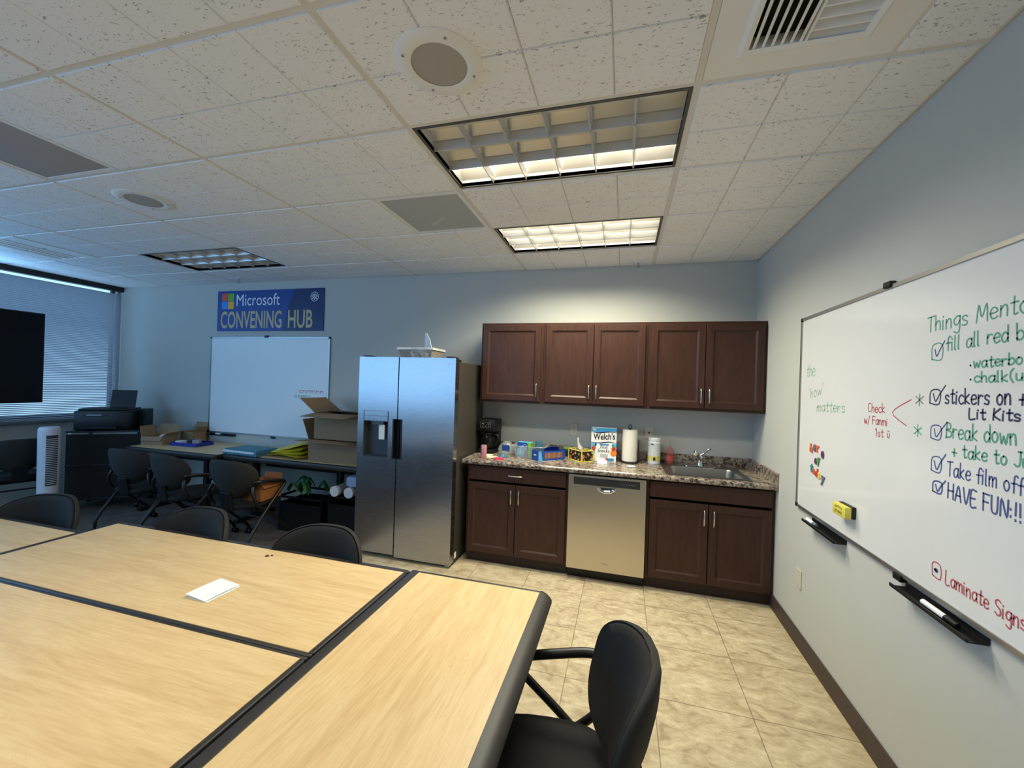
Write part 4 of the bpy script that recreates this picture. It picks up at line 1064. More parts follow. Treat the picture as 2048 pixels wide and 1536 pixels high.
for lab, m, args in (
    ('green handwritten heading', 'ink_g', ('Things Mento', 2.118, 1.828, 2.515, .056, SURF, .005, .02)),
    ('green handwriting about filling', 'ink_g', ('fill all red bo', 2.214, 1.752, 2.53, .048, SURF, .0055, .03)),
    ('green tick box', 'ink_g', ('[', 2.146, 1.722, 2.196, .052, SURF, .0045)), ('blue tick', 'ink_b', ('~', 2.15, 1.73, 2.20, .04, SURF, .005)),
    ('green handwritten sub-item, upper', 'ink_g', ('.waterbo', 2.318, 1.684, 2.50, .034, SURF, .0055, .03)), ('green handwritten sub-item, lower', 'ink_g', ('.chalk(un', 2.32, 1.638, 2.53, .033, SURF, .0055, .02)),
    ('dark blue handwriting about stickers', 'ink_k', ('stickers on +', 2.216, 1.566, 2.515, .050, SURF, .006, .02)), ('dark blue handwriting about kits', 'ink_k', ('Lit Kits', 2.322, 1.520, 2.50, .034, SURF, .006, .03)),
    ('dark blue tick box', 'ink_k', ('[', 2.142, 1.564, 2.19, .046, SURF, .005)), ('dark blue tick', 'ink_k', ('~', 2.146, 1.568, 2.21, .044, SURF, .005)),
    ('green handwriting about breaking down', 'ink_g', ('Break down', 2.226, 1.448, 2.49, .052, SURF, .0055, .03)), ('green handwriting continuing below', 'ink_g', ('+ take to Ju', 2.255, 1.388, 2.53, .042, SURF, .0055, .03)),
    ('blue tick box', 'ink_b', ('[', 2.152, 1.436, 2.20, .044, SURF, .0045)), ('blue tick', 'ink_b', ('~', 2.154, 1.44, 2.22, .044, SURF, .0045)),
    ('blue handwriting about film', 'ink_b', ('Take film off', 2.236, 1.318, 2.515, .050, SURF, .005, .0)),
    ('blue tick box', 'ink_b', ('[', 2.160, 1.318, 2.205, .048, SURF, .0045)), ('blue tick', 'ink_b', ('~', 2.163, 1.322, 2.224, .046, SURF, .0055)),
    ('blue handwritten capitals', 'ink_b', ('HAVE FUN:!!!', 2.242, 1.240, 2.53, .052, SURF, .006, .0)),
    ('blue tick box', 'ink_b', ('[', 2.170, 1.246, 2.212, .036, SURF, .006)), ('blue tick', 'ink_b', ('~', 2.174, 1.248, 2.225, .034, SURF, .006)),
    ('red handwriting about signs', 'ink_r', ('Laminate Signs', 2.244, .945, 2.535, .046, SURF, .005, .0)), ('red tick box', 'ink_r', ('[', 2.182, .948, 2.222, .046, SURF, .0045)), ('dark dot in the red tick box', 'ink_k', ('@', 2.19, .960, 2.212, .030, SURF, .009)),
    ('red handwritten note, first line', 'ink_r', ('Check', 1.75, 1.510, 1.875, .040, SURF, .0045, .02)), ('red handwritten note, second line', 'ink_r', ('w/ Fanmi', 1.722, 1.455, 1.895, .036, SURF, .0045, .02)), ('red handwritten note, third line', 'ink_r', ('1st ^', 1.812, 1.405, 1.915, .034, SURF, .0045, .02)), ('red bracket', 'ink_r', ('<', 1.925, 1.470, 2.035, .105, SURF, .0045)),
    ('green star mark', 'ink_g', ('*', 2.062, 1.432, 2.105, .065, SURF, .0045)), ('grey star mark', 'ink_gr', ('*', 2.065, 1.550, 2.108, .065, SURF, .0045)),
    ('faint pale green word, top', 'ink_lg', ('the', 1.085, 1.690, 1.195, .075, SURF, .0055, .02)), ('faint pale green word, middle', 'ink_lg', ("'how'", 1.12, 1.550, 1.31, .062, SURF, .005, .2)), ('faint pale green word, bottom', 'ink_lg', ('matters', 1.235, 1.485, 1.545, .055, SURF, .0055, .03))):
    lines(lab, m, lambda b: write(b, *args))

def tray(label, P, a0, a1, z):
    p, q = P(a0, .0015, z), P(a1, .060, z+.006)
    t = thing('marker_tray', label, 'tray', P((a0+a1)/2, .04, z), 0, 'black marker trays')
    b = MB(); b.box(p[0], q[0], p[1], q[1], p[2], q[2], .002)
    p, q = P(a0, .055, z+.006), P(a1, .060, z+.014); b.box(p[0], q[0], p[1], q[1], p[2], q[2]); b.build('shelf', 'black', t, world=True)
    p, q = P(a0, .0012, z+.006), P(a1, .006, z+.023); MB().box(p[0], q[0], p[1], q[1], p[2], q[2]).build('back_plate', 'black', t, world=True)
    return t
tray('black marker tray under the corner end of the large whiteboard', PR, 1.20, 1.58, .830)
tray('black marker tray under the middle of the large whiteboard', PR, 2.03, 2.41, .830)
tray('black marker tray under the small whiteboard with the blue sign above', PBk, -6.16, -5.74, .826)
def marker(label, P, a, d, z, cap, L=.125, tilt=0):
    t = thing('marker_pen', label, 'marker', P(a, d, z), 0, 'dry-erase markers')
    p0, p1, p2 = Vector(P(a, d, z+.010)), Vector(P(a+L*.68, d+tilt, z+.010)), Vector(P(a+L, d+tilt*1.4, z+.010))
    MB().cyl(p0, p1, .0095, n=16).build('barrel', 'paper', t, smooth=40, world=True)
    MB().cyl(p1, p2, .0103, .0085, n=16).build('cap', cap, t, smooth=40, world=True)
marker('white marker with a black cap on the tray under the middle of the large whiteboard', PR, 2.18, .036, .8365, 'black', .16)
marker('white marker with a blue-grey end on the tray near the corner', PR, 1.22, .038, .8365, 'mgrey', .12)
marker('white marker on the tray under the small whiteboard', PBk, -6.02, .036, .8325, 'bluedk', .12)
# eraser
t = thing('board_eraser', 'yellow whiteboard eraser stuck to the large whiteboard', 'eraser', (-.0125, -1.62, .985))
MB().box(-.0475, -.018, -.062, .062, .0, .058, .006).build('body', 'yellow', t, smooth=40)
MB().box(-.019, -.0, -.06, .06, .003, .060, .002).build('felt', 'black', t)
b = MB()
for k in range(2): b.tube([(-.0478, .035, .038+.006*k), (-.0478, 0, .043+.006*k), (-.0478, -.035, .038+.006*k)], .0012, 4, 4)
b.text('DRY ERASE', (-.0478, .036, .014), (0, -1, 0), (0, 0, 1), .07, .014, bold=.01); b.build('print', 'printblk', t)
# letter magnets
for ch, a, z, m, h, tl, lab in [('h', 1.165, 1.240, 'morange', .050, .15, 'orange letter magnet, first of the top word'), ('e', 1.213, 1.248, 'mgrey', .042, .0, 'grey letter magnet, second of the top word'), ('r', 1.255, 1.246, 'morange', .042, -.05, 'orange letter magnet, third of the top word'), ('o', 1.315, 1.222, 'mplum', .042, -.1, 'plum letter magnet closing the top word'),
                       ('o', 1.232, 1.178, 'mplum', .036, .1, 'plum letter magnet in the short middle word'), ('f', 1.262, 1.172, 'mgreen', .050, 0, 'green letter magnet in the short middle word'),
                       ('t', 1.180, 1.120, 'mteal', .050, 0, 'teal letter magnet, first of the bottom word'), ('o', 1.212, 1.114, 'morange', .034, 0, 'orange letter magnet, second of the bottom word'), ('d', 1.245, 1.106, 'mred', .048, 0, 'red letter magnet in the bottom word'), ('a', 1.283, 1.100, 'myel', .036, -.1, 'yellow letter magnet in the bottom word'), ('y', 1.315, 1.075, 'mgrey', .055, .15, 'blue-grey letter magnet closing the bottom word')]:
    b = MB(); b.text(ch, (0, 0, 0), (0, -1, 0), (0, 0, 1), h*.72, h, bold=.03)
    r = bmesh.ops.extrude_face_region(b.bm, geom=list(b.bm.faces)); bmesh.ops.translate(b.bm, vec=(-.005, 0, 0), verts=[e for e in r['geom'] if isinstance(e, bmesh.types.BMVert)])
    b.xform(Matrix.Translation((-.0128, -a, z)) @ Matrix.Rotation(tl, 4, 'X')); tag(b.build('letter_magnet', m), lab + ' on the large whiteboard', 'magnet', 'letter magnets on the large whiteboard')

whb = whiteboard('smaller blank whiteboard on the wall under the blue sign', PBk, -6.18, -4.388, .857, 2.062, [(-5.30, 2.066), (-5.16, .850)], 'softboard')
SB = lambda a, z: (a, -.0126, z)
b = MB(); write(b, 'ssenn', -4.86, 1.345, -4.64, .045, SB, .005); o = b.build('handwriting', 'ink_g', whb, world=True); o['label'] = 'faint green handwriting'
b = MB(); write(b, 'cnnmnn', -4.80, 1.405, -4.46, .045, SB, .006); o = b.build('handwriting', 'ink_r', whb, world=True); o['label'] = 'faint red handwriting'

# blue sign
t = thing('wall_sign', 'wide blue sign with white and gold lettering on the wall', 'sign', (-5.29, -.006, 2.135))
S0, S1, Z0s, Z1s = -6.088, -4.492, 2.135, 2.636
SW, SH = S1-S0, Z1s-Z0s
MB().box(S0, S1, -.012, -.001, Z0s, Z1s).build('panel', 'blue', t, world=True)
yq = -.0124
MB().quad((S0+.64*SW, yq, Z0s), (S1, yq, Z0s), (S1, yq, Z1s), (S0+.74*SW, yq, Z1s), (S0+.68*SW, yq, Z0s+.55*SH)).build('dark_field', 'bluedk', t, world=True)
b = MB()
for r in (.30, .335, .375): b.annulus((S0+.80*SW, yq-.0003, Z0s+.52*SH), (1, 0, 0), (0, 0, 1), r-.006, r+.006, 24, PI*.80, PI*1.18)
o = b.build('arc_pattern', 'bluearc', t, world=True)
for (ix, iz, m) in ((0, 1, 'sq_r'), (1, 1, 'sq_g'), (0, 0, 'sq_b'), (1, 0, 'sq_y')):
    q = .094; x = S0+.042*SW+ix*(q+.006); z = Z0s+.55*SH+iz*(q+.006)
    MB().quad((x, yq-.0004, z), (x+q, yq-.0004, z), (x+q, yq-.0004, z+q), (x, yq-.0004, z+q)).build('logo_square', m, t, world=True)
MB().text('Microsoft', (S0+.19*SW, yq-.0006, Z0s+.625*SH), (1, 0, 0), (0, 0, 1), .415*SW, .285*SH).build('lettering', 'signwhite', t, world=True)
b = MB(); b.text('CONVENING', (S0+.036*SW, yq-.0006, Z0s+.065*SH), (1, 0, 0), (0, 0, 1), .59*SW, .43*SH, bold=.015).text('HUB', (S0+.685*SW, yq-.0006, Z0s+.065*SH), (1, 0, 0), (0, 0, 1), .22*SW, .43*SH, bold=.015); b.build('lettering', 'gold', t, world=True)
ec = Vector((S0+.917*SW, yq-.0006, Z0s+.80*SH))
b = MB(); b.annulus(ec, (1, 0, 0), (0, 0, 1), .050, .056)
for k in range(4): b.annulus(ec+Vector((0, 0, -.01)), (1, 0, 0), (0, 0, 1), .020+.007*k, .0235+.007*k, 20, .15, PI-.15)
b.annulus(ec+Vector((0, 0, -.045)), (1, 0, 0), (0, 0, 1), .028, .042, 16, .5, PI-.5).quad(ec+Vector((-.006, 0, -.035)), ec+Vector((.006, 0, -.035)), ec+Vector((.010, 0, .012)), ec+Vector((-.010, 0, .012)))
b.build('emblem', 'signwhite', t, world=True)

# ------------------------------------------------------------------ meeting tables
def table(label, loc, rz, L=.8875, D=.28, z=.74, es=.014, e=.018):
    t = thing('folding_table', label, 'table', loc, rz, 'maple tables pushed together')
    MB().box(-L, L, -D, D, z-.028, z, .0).build('tabletop', 'wood', t)
    b = MB()
    b.box(-L-e, L+e, -D-es, -D, z-.030, z-.0005, .004).box(-L-e, -L, -D, D, z-.030, z-.0005, .004).box(L, L+e, -D, D, z-.030, z-.0005, .004)
    prof = [(D, -.030), (D, -.0003), (D+.02, -.001), (D+.038, -.006), (D+.05, -.014), (D+.055, -.022), (D+.052, -.030), (D+.035, -.034)]
    P = []
    for x, s in ((-L-e, .55), (-L-e+.006, .78), (-L-e+.02, .95), (-L-e+.04, 1), (L+e-.04, 1), (L+e-.02, .95), (L+e-.006, .78), (L+e, .55)):
        P.append([(x, D+(y-D)*s, z+q) for y, q in prof])
    b.ring(P, cap=True); b.build('edge_band', 'bandblk', t, smooth=50)
    for sx in (-1, 1):
        lg = MB().box(sx*(L-.22)-.03, sx*(L-.22)+.03, -.03, .03, .055, z-.03, .01).box(sx*(L-.22)-.02, sx*(L-.22)+.02, -D+.08, D-.08, z-.06, z-.03).build('leg', 'tube', t)
        MB().box(sx*(L-.22)-.025, sx*(L-.22)+.025, -D+.02, D-.02, .028, .055, .01).cyl((sx*(L-.22)-.012, -D+.05, .0145), (sx*(L-.22)+.012, -D+.05, .0145), .0145).cyl((sx*(L-.22)-.012, D-.05, .0145), (sx*(L-.22)+.012, D-.05, .0145), .0145).build('foot', 'tube', lg)
    MB().box(-L+.22, L-.22, -.012, .012, z-.16, z-.03).build('modesty_bar', 'tube', t)
    return t
table('maple table with the folded white paper on it', (-2.9025, -2.668, 0), 0, D=.282)
table('maple table set crosswise at the end, beside the empty armchair', (-1.680, -3.252, 0), -PI/2, D=.271, es=.040)
table('maple table lying across from the folded paper, behind a black seam', (-2.905, -3.262, 0), PI, D=.282)
table('maple table nearest the window, set slightly back from its neighbour', (-3.8275-.8875, -2.832, 0), 0, D=.282)
# folded paper
t = thing('folded_paper', 'white folded paper lying on the maple table', 'paper', (-2.612, -2.77, .7405), -.06)
b = MB(); b.box(-.052, .052, -.066, .066, 0, .0012); b.build('lower_sheet', 'paper', t)
b = MB(); b.grid(lambda u, v: (-.062+.105*u, -.068+.136*v, .002+.008*(1-u)**.7+.002*math.sin(3*v)), 8, 4); b.grid(lambda u, v: (-.062+.105*u, -.068+.136*v, .0032+.008*(1-u)**.7+.002*math.sin(3*v)), 8, 4); b.build('raised_sheet', 'paper', t, smooth=60)
b = MB(); b.lathe([(.004, 0), (.009, .002), (.006, .005), (.002, .006)], (0, 0, 0), 9).lathe([(.003, 0), (.006, .002), (.003, .004)], (.016, .012, 0), 8); b.xform(Matrix.Translation((-2.693, -2.452, .7405))); tag(b.build('crumb', 'scorch'), 'small brown crumb on the maple table beyond the folded paper', 'crumb')

# ------------------------------------------------------------------ nesting armchair (faces local +x)
def chair_proto(label, loc, rz, group, backmat='blackmatte'):
    t = thing('nesting_chair', label, 'chair', loc, rz, group)
    b = MB()
    def so(hx, hy, z, cx=0, n=36, e=3.0):
        P = []
        for i in range(n):
            a = 2*PI*i/n; c, s = math.cos(a), math.sin(a)
            P.append((cx+hx*math.copysign(abs(c)**(2/e), c), hy*math.copysign(abs(s)**(2/e), s), z))
        return P
    b.ring([so(.15, .15, .405), so(.225, .208, .41), so(.235, .220, .422), so(.235, .220, .438), so(.222, .206, .452), so(.17, .165, .457), so(.06, .07, .454)]); b.build('seat', 'blackmatte', t, smooth=60)
    # back: curved pad and shell
    def bk(u, v, off):
        # u,v on a unit superellipse
        h = v*.5+.5
        q = min(h/.62, 1); wv = .255*(.43+.57*q*(2-q)-.06*max(0, (h-.62)/.38)**2)
        z = .49+.36*h
        x = -.197-.093*h-.02*math.sin(PI*h)+.115*(abs(u)**2.2)+off
        return (x, u*wv, z)
    def shape(k, off, n=44, e=3.1):
        P = []
        for i in range(n):
            a = 2*PI*i/n; c, s = math.cos(a), math.sin(a)
            P.append(bk(k*math.copysign(abs(c)**(2/e), c), k*math.copysign(abs(s)**(2/e), s), off))
        return P
    b = MB(); b.ring([shape(.02, -.008), shape(.3, -.008), shape(.6, -.008), shape(.8, -.009), shape(.93, -.010), shape(.955, .004), shape(.93, .016), shape(.8, .024), shape(.5, .027), shape(.2, .028), shape(.02, .028)]); b.build('backrest', backmat, t, smooth=60)
    b = MB(); b.ring([shape(.02, -.026), shape(.3, -.026), shape(.6, -.026), shape(.9, -.025), shape(.985, -.020), shape(1.0, -.008), shape(.985, .002), shape(.94, -.006), shape(.7, -.005), shape(.5, -.004), shape(.2, -.003), shape(.02, -.003)]); b.build('back_shell', 'mesh', t, smooth=60)
    for s in (-1, 1):
        y = s*.262
        b = MB(); b.tube([(-.185, s*.222, .648), (-.17, s*.25, .652), (-.13, y, .650), (-.05, y, .638), (.09, y, .610), (.125, y, .595)], .0165, 12, 4); b.build('armrest', 'tube', t, smooth=60)
        b = MB(); b.tube([(.125, y, .595), (.125, y, .575), (.085, y, .538), (-.09, y, .378), (-.265, y, .17), (-.285, y, .075)], .0145, 10, 4); lg = b.build('leg', 'tube', t, smooth=60)
        b = MB(); b.cyl((-.285, y-.012, .031), (-.285, y-.028, .031), .027, n=20).cyl((-.285, y+.012, .031), (-.285, y+.028, .031), .027, n=20).cyl((-.285, y-.02, .031), (-.285, y+.02, .031), .012).cyl((-.285, y, .04), (-.285, y, .08), .009); b.build('caster', 'black', lg, smooth=40)
        b = MB(); b.tube([(-.185, s*.215, .605), (-.20, s*.232, .55), (-.185, s*.246, .48), (-.12, s*.25, .41), (.0, s*.252, .315), (.22, s*.255, .115), (.262, s*.256, .055)], .0145, 10, 4); lg = b.build('leg', 'tube', t, smooth=60)
        b = MB(); b.cyl((.262, s*.256-.012, .025), (.262, s*.256-.026, .025), .025, n=20).cyl((.262, s*.256+.012, .025), (.262, s*.256+.026, .025), .025, n=20).cyl((.262, s*.256-.02, .025), (.262, s*.256+.02, .025), .01).cyl((.262, s*.256, .03), (.262, s*.256, .06), .009); b.build('caster', 'black', lg, smooth=40)
    MB().prism([(-.05, -.055, .385), (-.235, -.055, .40), (-.268, -.055, .56), (-.255, -.055, .565), (-.215, -.055, .42), (-.05, -.055, .40)], (0, .11, 0), .003).build('back_bracket', 'black', t)
    b = MB(); b.cyl((-.05, -.255, .36), (-.05, .255, .36), .010).cyl((.07, -.252, .255), (.07, .252, .255), .009); b.box(-.12, .1, -.16, .16, .38, .407, .006); b.build('cross_bar', 'tube', t, smooth=50)
    return t
G1, G2 = 'armchairs around the maple tables', 'armchairs along the back desks'
c0 = chair_proto('black armchair at the end table, empty, standing on the tile floor', (-1.296, -2.818, 0), PI+.12, G1)
dup(c0, (-2.49, -2.55, 0), -PI/2+.02, 'black chair tucked behind the maple table in front of the refrigerator', G1)
dup(c0, (-3.29, -2.55, 0), -PI/2-.03, 'black chair tucked behind the maple table, second from the refrigerator', G1)
dup(c0, (-4.25, -2.66, 0), -PI/2+.25, 'black chair turned aslant behind the maple table, in front of the tower fan', G1)
dup(c0, (-4.42, -.98, 0.004), PI/2+.05, 'black armchair at the back desk in front of the white and teal case', G2)
dup(c0, (-5.12, -.99, 0.004), PI/2-.12, 'black armchair turned aslant at the back desk between two others', G2)
dup(c0, (-5.74, -.95, 0.004), PI/2+.10, 'dark armchair pushed against the desk beside the printer', G2)
dup(c0, (-7.38, -1.17, 0.004), PI-.30, 'dark armchair behind the tower fan near the window', G2)

# ------------------------------------------------------------------ back desks and what lies on them
def desk(label, x0, x1, y0, y1):
    t = thing('work_desk', label, 'desk', ((x0+x1)/2, (y0+y1)/2, 0), 0, 'desks along the back wall')
    z = .74
    MB().box(x0, x1, y0+.055, y1, z-.028, z).build('desktop', 'wood', t, world=True)
    b = MB(); b.box(x0, x1, y0, y0+.055, z-.055, z-.001, .018).box(x0-.012, x0, y0+.03, y1, z-.03, z-.0005).box(x1, x1+.012, y0+.03, y1, z-.03, z-.0005); b.build('edge_band', 'bandblk', t, world=True, smooth=40)
    MB().box(x0+.1, x1-.1, y0+.46, y0+.48, z-.20, z-.03).build('apron', 'black', t, world=True)
    for x in (x0+.14, x1-.505):
        lg = MB().box(x-.03, x+.03, (y0+y1)/2-.03, (y0+y1)/2+.03, .05, z-.03, .008).build('leg', 'tube', t, world=True)
        MB().box(x-.03, x+.03, y0+.06, y1-.04, .005, .05, .01).build('foot', 'tube', lg, world=True)
    return t
desk('maple desk against the wall beside the refrigerator', -5.19, -3.44, -.63, -.03)
desk('maple desk against the wall under the small whiteboard, near the printer', -6.52, -5.215, -.70, -.03)
ZD = .7405
def open_box(label, loc, rz, w, d, h, flaps, name='cardboard_box', sticker=None, m='card'):
    """flaps: side -> angle above the horizontal (outwards)"""
    t = thing(name, label, 'box', loc, rz, None); th = .005
    b = MB(); b.cells([-w/2, -w/2+th, w/2-th, w/2], [-d/2, -d/2+th, d/2-th, d/2], [(-w/2+th, w/2-th, -d/2+th, d/2-th)], lambda x, y: (x, y, 0), lambda x, y: (x, y, h)); b.box(-w/2+th, w/2-th, -d/2+th, d/2-th, 0, th); b.build('carton', m, t)
    for side, ang, ln in flaps:
        ca, sa = math.cos(ang), math.sin(ang)
        if side in 'fb':
            s = -1 if side == 'f' else 1; y = s*d/2
            pts = [(-w/2, y, h), (w/2, y, h), (w/2-.01, y+s*ln*ca, h+ln*sa), (-w/2+.01, y+s*ln*ca, h+ln*sa)]
        else:
            s = -1 if side == 'l' else 1; x = s*w/2
            pts = [(x, -d/2, h), (x, d/2, h), (x+s*ln*ca, d/2-.01, h+ln*sa), (x+s*ln*ca, -d/2+.01, h+ln*sa)]
        nn = (Vector(pts[1])-Vector(pts[0])).cross(Vector(pts[2])-Vector(pts[0])).normalized()*.004
        MB().prism(pts, nn).build('flap', m, t)
    if sticker: MB().box(sticker, sticker+.075, -d/2-.0012, -d/2-.0002, h-.03, h-.01).build('sticker', 'sticker', t)
    return t
open_box('large brown cardboard box on the desk, lower one of the stack beside the refrigerator', (-3.90, -.30, ZD), 0, .60, .43, .215, [('f', .06, .20), ('l', 1.15, .22), ('b', PI-.02, .20)])
open_box('brown cardboard box with raised flaps, upper one of the stack beside the refrigerator', (-3.88, -.30, ZD+.222), 0, .54, .40, .265, [('f', -.10, .21), ('l', .62, .24), ('b', PI-.05, .19)], sticker=-.235)
# folded yellow vests / covers
b = MB()
for k in range(4):
    z = .004+.024*k
    z = .004+.006*k
    f = lambda u, v: (-.27+.018*k+(.47-.018*k)*u+.012*math.sin(7*v+k), -.15+.30*v+.01*math.sin(5*u+2*k), z+(.030*k+.02)*u**.6+.020*math.sin(PI*min(1, max(0, u)))**.5*math.sin(PI*v)**.5*(1-.35*u)+.010*math.sin(4*u+3*v+k))
    top = lambda u, v: (f(u, v)[0], f(u, v)[1], f(u, v)[2]+.02*(math.sin(PI*u)*math.sin(PI*v))**.3 if 0 < u < 1 and 0 < v < 1 else f(u, v)[2])
    b.grid(f, 14, 8); b.grid(top, 14, 8)
b.xform(Matrix.Translation((-4.45, -.40, ZD+.006)) @ Matrix.Rotation(-.08, 4, 'Z')); tag(b.build('folded_vinyl', 'yellowcloth', smooth=70), 'stack of folded yellow vinyl sheets beside the cardboard boxes', 'folded sheets')
t = thing('craft_case', 'flat white and teal case lying on the desk behind the armchair', 'case', (-4.99, -.46, ZD), -.06)
MB().box(-.24, .24, -.14, .14, 0, .05, .004).build('base', 'teal', t); MB().box(-.225, .215, -.152, -.125, .022, .046, .006).build('white_edge', 'whitecap', t)
b = MB(); b.box(-.225, .225, -.12, .13, .05, .058, .002); b.build('lid', 'teal', t)
b = MB(); b.text('. .', (-.05, -.1525, .031), (1, 0, 0), (0, 0, 1), .06, .005); b.build('print', 'printblk', t)
b = MB(); RR = random.Random(9)
for k in range(6): b.tube([(RR.uniform(-.06, .06), RR.uniform(-.05, .05), .008+.006*k) for _ in range(5)], .006, 6, 4)
b.xform(Matrix.Translation((-4.80, -.18, ZD+.002))); tag(b.build('ribbon_scraps', 'whitecap', smooth=60), 'tangle of white ribbon between the teal case and the yellow sheets', 'ribbon')
# left desk
open_box('small open cardboard box on the desk beside the printer', (-6.40, -.42, ZD), .25, .25, .22, .10, [('b', 1.25, .13), ('f', -1.2, .05), ('l', 1.3, .12), ('r', .9, .06)])
open_box('small open cardboard box on the desk against the wall', (-6.27, -.125, ZD), -.05, .22, .16, .13, [('b', 1.3, .11), ('r', 1.0, .08)])
b = MB(); b.box(-.055, .055, -.03, .03, 0, .02, .003); b.xform(Matrix.Translation((-6.38, -.43, ZD+.07)) @ Matrix.Rotation(.6, 4, 'Z') @ Matrix.Rotation(-.7, 4, 'Y')); tag(b.build('white_packet', 'whitecap'), 'white packet poking out of the small open box', 'packet')
t = thing('document_tray', 'royal blue plastic tray with bits in it on the desk', 'tray', (-6.02, -.33, ZD), .05)
b = MB(); b.cells([-.19, -.18, .18, .19], [-.11, -.10, .10, .11], [(-.18, .18, -.10, .10)], lambda x, y: (x, y, 0), lambda x, y: (x, y, .04)); b.box(-.18, .18, -.10, .10, 0, .005); b.build('tray', 'bin', t)
for k, (x, y, ww, m, lab) in enumerate([(-.11, -.04, .09, 'whitecap', 'white box lying at the outer side of the blue tray'), (.01, .03, .11, 'darkmetal', 'dark box in the middle of the blue tray'), (.12, -.03, .07, 'printgrey', 'grey box at the whiteboard side of the blue tray')]):
    b = MB(); b.box(-ww/2, ww/2, -.04, .04, 0, .045+.012*k, .004); b.xform(Matrix.Translation((-6.02+x, -.33+y, ZD+.006)) @ Matrix.Rotation(.3*k, 4, 'Z')); tag(b.build('small_box', m), lab, 'box', 'small boxes in the blue tray')

# printer on its cart in the corner
RZP = math.atan2(.86, .51)                       # local -y looks towards the camera
t = thing('printer_cart', 'dark rolling cart in the corner carrying the printer', 'cart', (-6.93, -.56, 0.004), math.radians(38))
for sx in (-1, 1):
    for sy in (-1, 1):
        lg = MB().box(sx*.30-.012, sx*.30+.012, sy*.20-.012, sy*.20+.012, .07, .90).build('post', 'chrome' if (sx < 0 and sy < 0) else 'black', t)
        MB().cyl((sx*.30-.012, sy*.20, .032), (sx*.30+.012, sy*.20, .032), .03).cyl((sx*.30, sy*.20, .04), (sx*.30, sy*.20, .075), .01).build('caster', 'black', lg, smooth=40)
for z in (.12, .50, .88): MB().box(-.33, .33, -.23, .23, z, z+.022, .004).build('shelf', 'black', t)
MB().box(-.325, .325, -.225, -.215, .14, .86).build('front_panel', 'blackmatte', t)
t = thing('printer', 'black office printer with its paper support raised, in the corner', 'printer', (-6.93, -.56, .906), math.radians(38))
MB().box(-.285, .215, -.20, .18, 0, .225, .02).build('body', 'black', t, smooth=40)
MB().box(-.26, .19, -.17, .16, .2255, .245, .008).build('scanner_lid', 'black', t, smooth=40)
b = MB(); b.box(-.12, .12, -.004, .004, 0, .22, .003); b.xform(Matrix.Translation((.03, .10, .24)) @ Matrix.Rotation(-.25, 4, 'X')); b.build('paper_support', 'black', t)
MB().box(-.20, .02, -.2025, -.1995, .15, .185).build('front_slot', 'darkmetal', t)
MB().box(-.17, -.04, -.204, -.2025, .17, .178).build('trim_strip', 'alu', t)
MB().box(-.18, .13, -.30, -.20, .03, .045, .004).build('output_tray', 'black', t)
b = MB(); b.box(-.045, .045, -.06, .06, 0, .235, .006); b.xform(Matrix.Translation((-6.745, -.345, .9065)) @ Matrix.Rotation(math.radians(38), 4, 'Z')); tag(b.build('desktop_speaker', 'black'), 'black upright speaker on the cart beside the printer', 'speaker')
# tower fan
t = thing('tower_fan', 'white tower fan standing in front of the window wall', 'fan', (-6.85, -1.17, 0.004), math.radians(50))
MB().lathe([(.15, 0), (.155, .012), (.14, .025), (.06, .035)], n=36).build('base', 'fan', t, smooth=40)
def fr_(r, z, n=32): return [(r*1.0*math.cos(2*PI*i/n), r*1.05*math.sin(2*PI*i/n), z) for i in range(n)]
MB().ring([fr_(.074, .03), fr_(.078, .06), fr_(.083, .93), fr_(.082, .96), fr_(.07, .98), fr_(.03, .985)]).build('housing', 'fan', t, smooth=40)
def arc(r, z, a0, a1, n=12): return [(r*math.cos(a0+(a1-a0)*i/n), r*1.05*math.sin(a0+(a1-a0)*i/n), z) for i in range(n+1)]
g0, g1 = -PI/2+.0, -PI/2+1.05
MB().ring([arc(.0832, .38, g0, g1), arc(.085, .40, g0, g1), arc(.0865, .88, g0, g1), arc(.085, .90, g0, g1)], closed=False).build('grille', 'fangrey', t, smooth=50)
for k in range(26):
    z = .40+.0185*k
    MB().tube(arc(.0872, z, g0, g1, 8), .003, 5).build('grille_bar', 'fan', t)
MB().lathe([(.03, .985), (.03, .988), (.02, .989)], n=20).build('control_dial', 'printgrey', t, smooth=40)

# television on a floor stand by the blinds
t = thing('television', 'large dark television screen standing in front of the window blinds', 'television', (-7.52, -1.75, 0.004))
MB().box(-.03, .03, -.90, .83, 1.20, 2.21, .006).build('panel', 'black', t)
MB().box(.0302, .0315, -.885, .815, 1.218, 2.195).build('screen', 'screen', t)
MB().box(-.10, -.03, -.05, .05, .03, 1.75, .005).build('stand_column', 'black', t)
MB().box(-.25, .28, -.36, -.30, 0, .04, .008).box(-.25, .28, .30, .36, 0, .04, .008).box(-.10, -.03, -.36, .36, .01, .05, .008).build('stand_base', 'black', t)

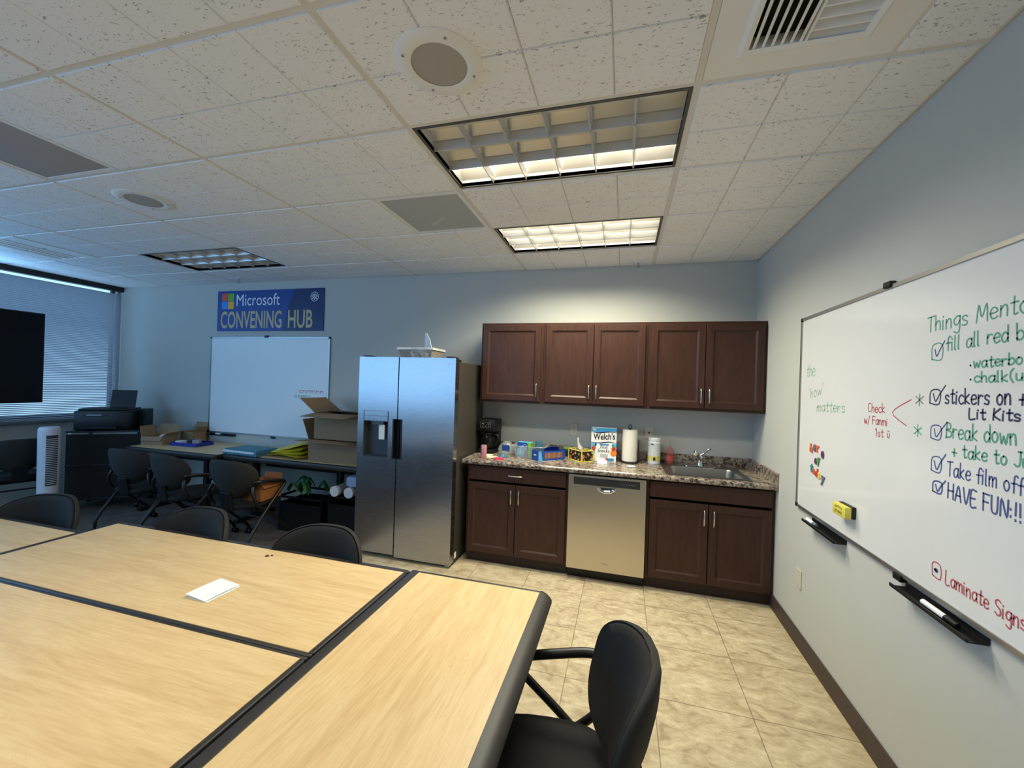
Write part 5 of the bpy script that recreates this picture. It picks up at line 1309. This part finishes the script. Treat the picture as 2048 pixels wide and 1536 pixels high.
# under the desk beside the refrigerator
ZF = .0045
def crate(label, x0, x1, y0, y1, h, slots):
    t = thing('storage_crate', label, 'crate', ((x0+x1)/2, (y0+y1)/2, ZF), 0, 'black crates under the desk')
    th = .008
    b = MB(); b.cells([x0, x0+th, x1-th, x1], [y0, y0+th, y1-th, y1], [(x0+th, x1-th, y0+th, y1-th)], lambda x, y: (x, y, ZF), lambda x, y: (x, y, ZF+h*.8)); b.box(x0+th, x1-th, y0+th, y1-th, ZF, ZF+th)
    b.build('tub', 'black', t, world=True)
    b = MB(); b.cells([x0-.008, x0+.008, x1-.008, x1+.008], [y0-.008, y0+.008, y1-.008, y1+.008], [(x0+.008, x1-.008, y0+.008, y1-.008)], lambda x, y: (x, y, ZF+h-.02), lambda x, y: (x, y, ZF+h))
    for x in (x0, x1-.01):
        for y in (y0, y1-.01): b.box(x, x+.01, y, y+.01, ZF+h*.8, ZF+h-.02)
    b.build('rim', 'black', t, world=True)
crate('black crate with white canisters under the desk, against the refrigerator', -3.905, -3.47, -.56, -.18, .42, 1)
crate('black crate spilling green plastic under the desk', -4.50, -3.99, -.56, -.18, .36, 1)
for k, (x, lab) in enumerate(((-3.80, 'white canister lying on the black crate, outer one'), (-3.64, 'white canister lying on the black crate, the one against the refrigerator'))):
    tt = thing('white_canister', lab, 'canister', (x, -.42, .43), 0, 'white canisters on the crate')
    MB().cyl((0, -.15, .05), (0, .10, .055), .048, n=24).build('body', 'printgrey', tt, smooth=40)
    MB().cyl((0, -.185, .05), (0, -.15, .05), .051, n=24).build('cap', 'whitecap', tt, smooth=40)
b = MB(); b.ring([[(px*.9, -.06-.10*s, pz*s2) for px, pz in rrect(-.11, .11, .0, .10, .03, 4)] for s, s2 in ((0, .9), (.3, 1.0), (1.2, 1.0), (1.6, .9))]); b.xform(Matrix.Translation((-3.585, -.36, .537))); tag(b.build('wipes_pack', 'labelblue', smooth=50), 'blue and white pack lying above the canisters under the desk', 'pack')
b = MB(); RR = random.Random(21)
for k in range(9):
    x, y = RR.uniform(-.2, .2), RR.uniform(-.12, .1); a = RR.uniform(0, PI); ln = RR.uniform(.10, .17)
    b.grid(lambda u, v: (x+ln*(u-.5)*math.cos(a)+.05*(v-.5)*math.sin(a), y+ln*(u-.5)*math.sin(a)-.05*(v-.5)*math.cos(a), .02+.014*k*.5+.09*math.sin(PI*u)+.02*math.sin(4*v)), 8, 3)
b.xform(Matrix.Translation((-4.22, -.45, ZF+.36))); tag(b.build('plastic_streamers', 'greenbag', smooth=70), 'crumpled green plastic leaves spilling from the crate under the desk', 'streamers')
open_box('orange-brown open box on the seat of the armchair before the teal case', (-4.30, -.96, .462), .05, .20, .24, .16, [('r', -1.1, .05), ('b', 1.2, .05)], m='orange')
for c in bpy.data.objects:
    pass

# ------------------------------------------------------------------ window blinds
for k, (ya, yb, lab) in enumerate(((-2.32, -.007, 'closed horizontal window blinds behind the television, beside the corner'), (-5.85, -2.34, 'closed horizontal window blinds further along the window, away from the corner'))):
    t = thing('window_blind', lab, 'blinds', (XL+.035, (ya+yb)/2, .98), 0, 'horizontal window blinds')
    b = MB(); n = 78; z0, z1 = .998, 2.628
    for i in range(n):
        z = z0+(z1-z0)*i/(n-1); tl = math.radians(-(55 - 19*(1-i/n)**1.6)); w = .0125; cx, cz = math.cos(tl)*w, math.sin(tl)*w
        for s in (0,):
            b.quad((XL+.035-cx, ya, z+cz), (XL+.035-cx, yb, z+cz), (XL+.0365, yb, z+.0016), (XL+.0365, ya, z+.0016))
            b.quad((XL+.0365, ya, z+.0016), (XL+.0365, yb, z+.0016), (XL+.035+cx, yb, z-cz), (XL+.035+cx, ya, z-cz))
    b.build('slats', 'slat', t, world=True)
    MB().box(XL+.022, XL+.048, ya, yb, .980, .992, .003).build('bottom_rail', 'slat', t, world=True)
    b = MB()
    for q in (.10, .5, .965): b.cyl((XL+.05, ya+(yb-ya)*q, .99), (XL+.05, ya+(yb-ya)*q, 2.64), .0012, n=6)
    b.build('ladder_cord', 'paper', t, world=True)
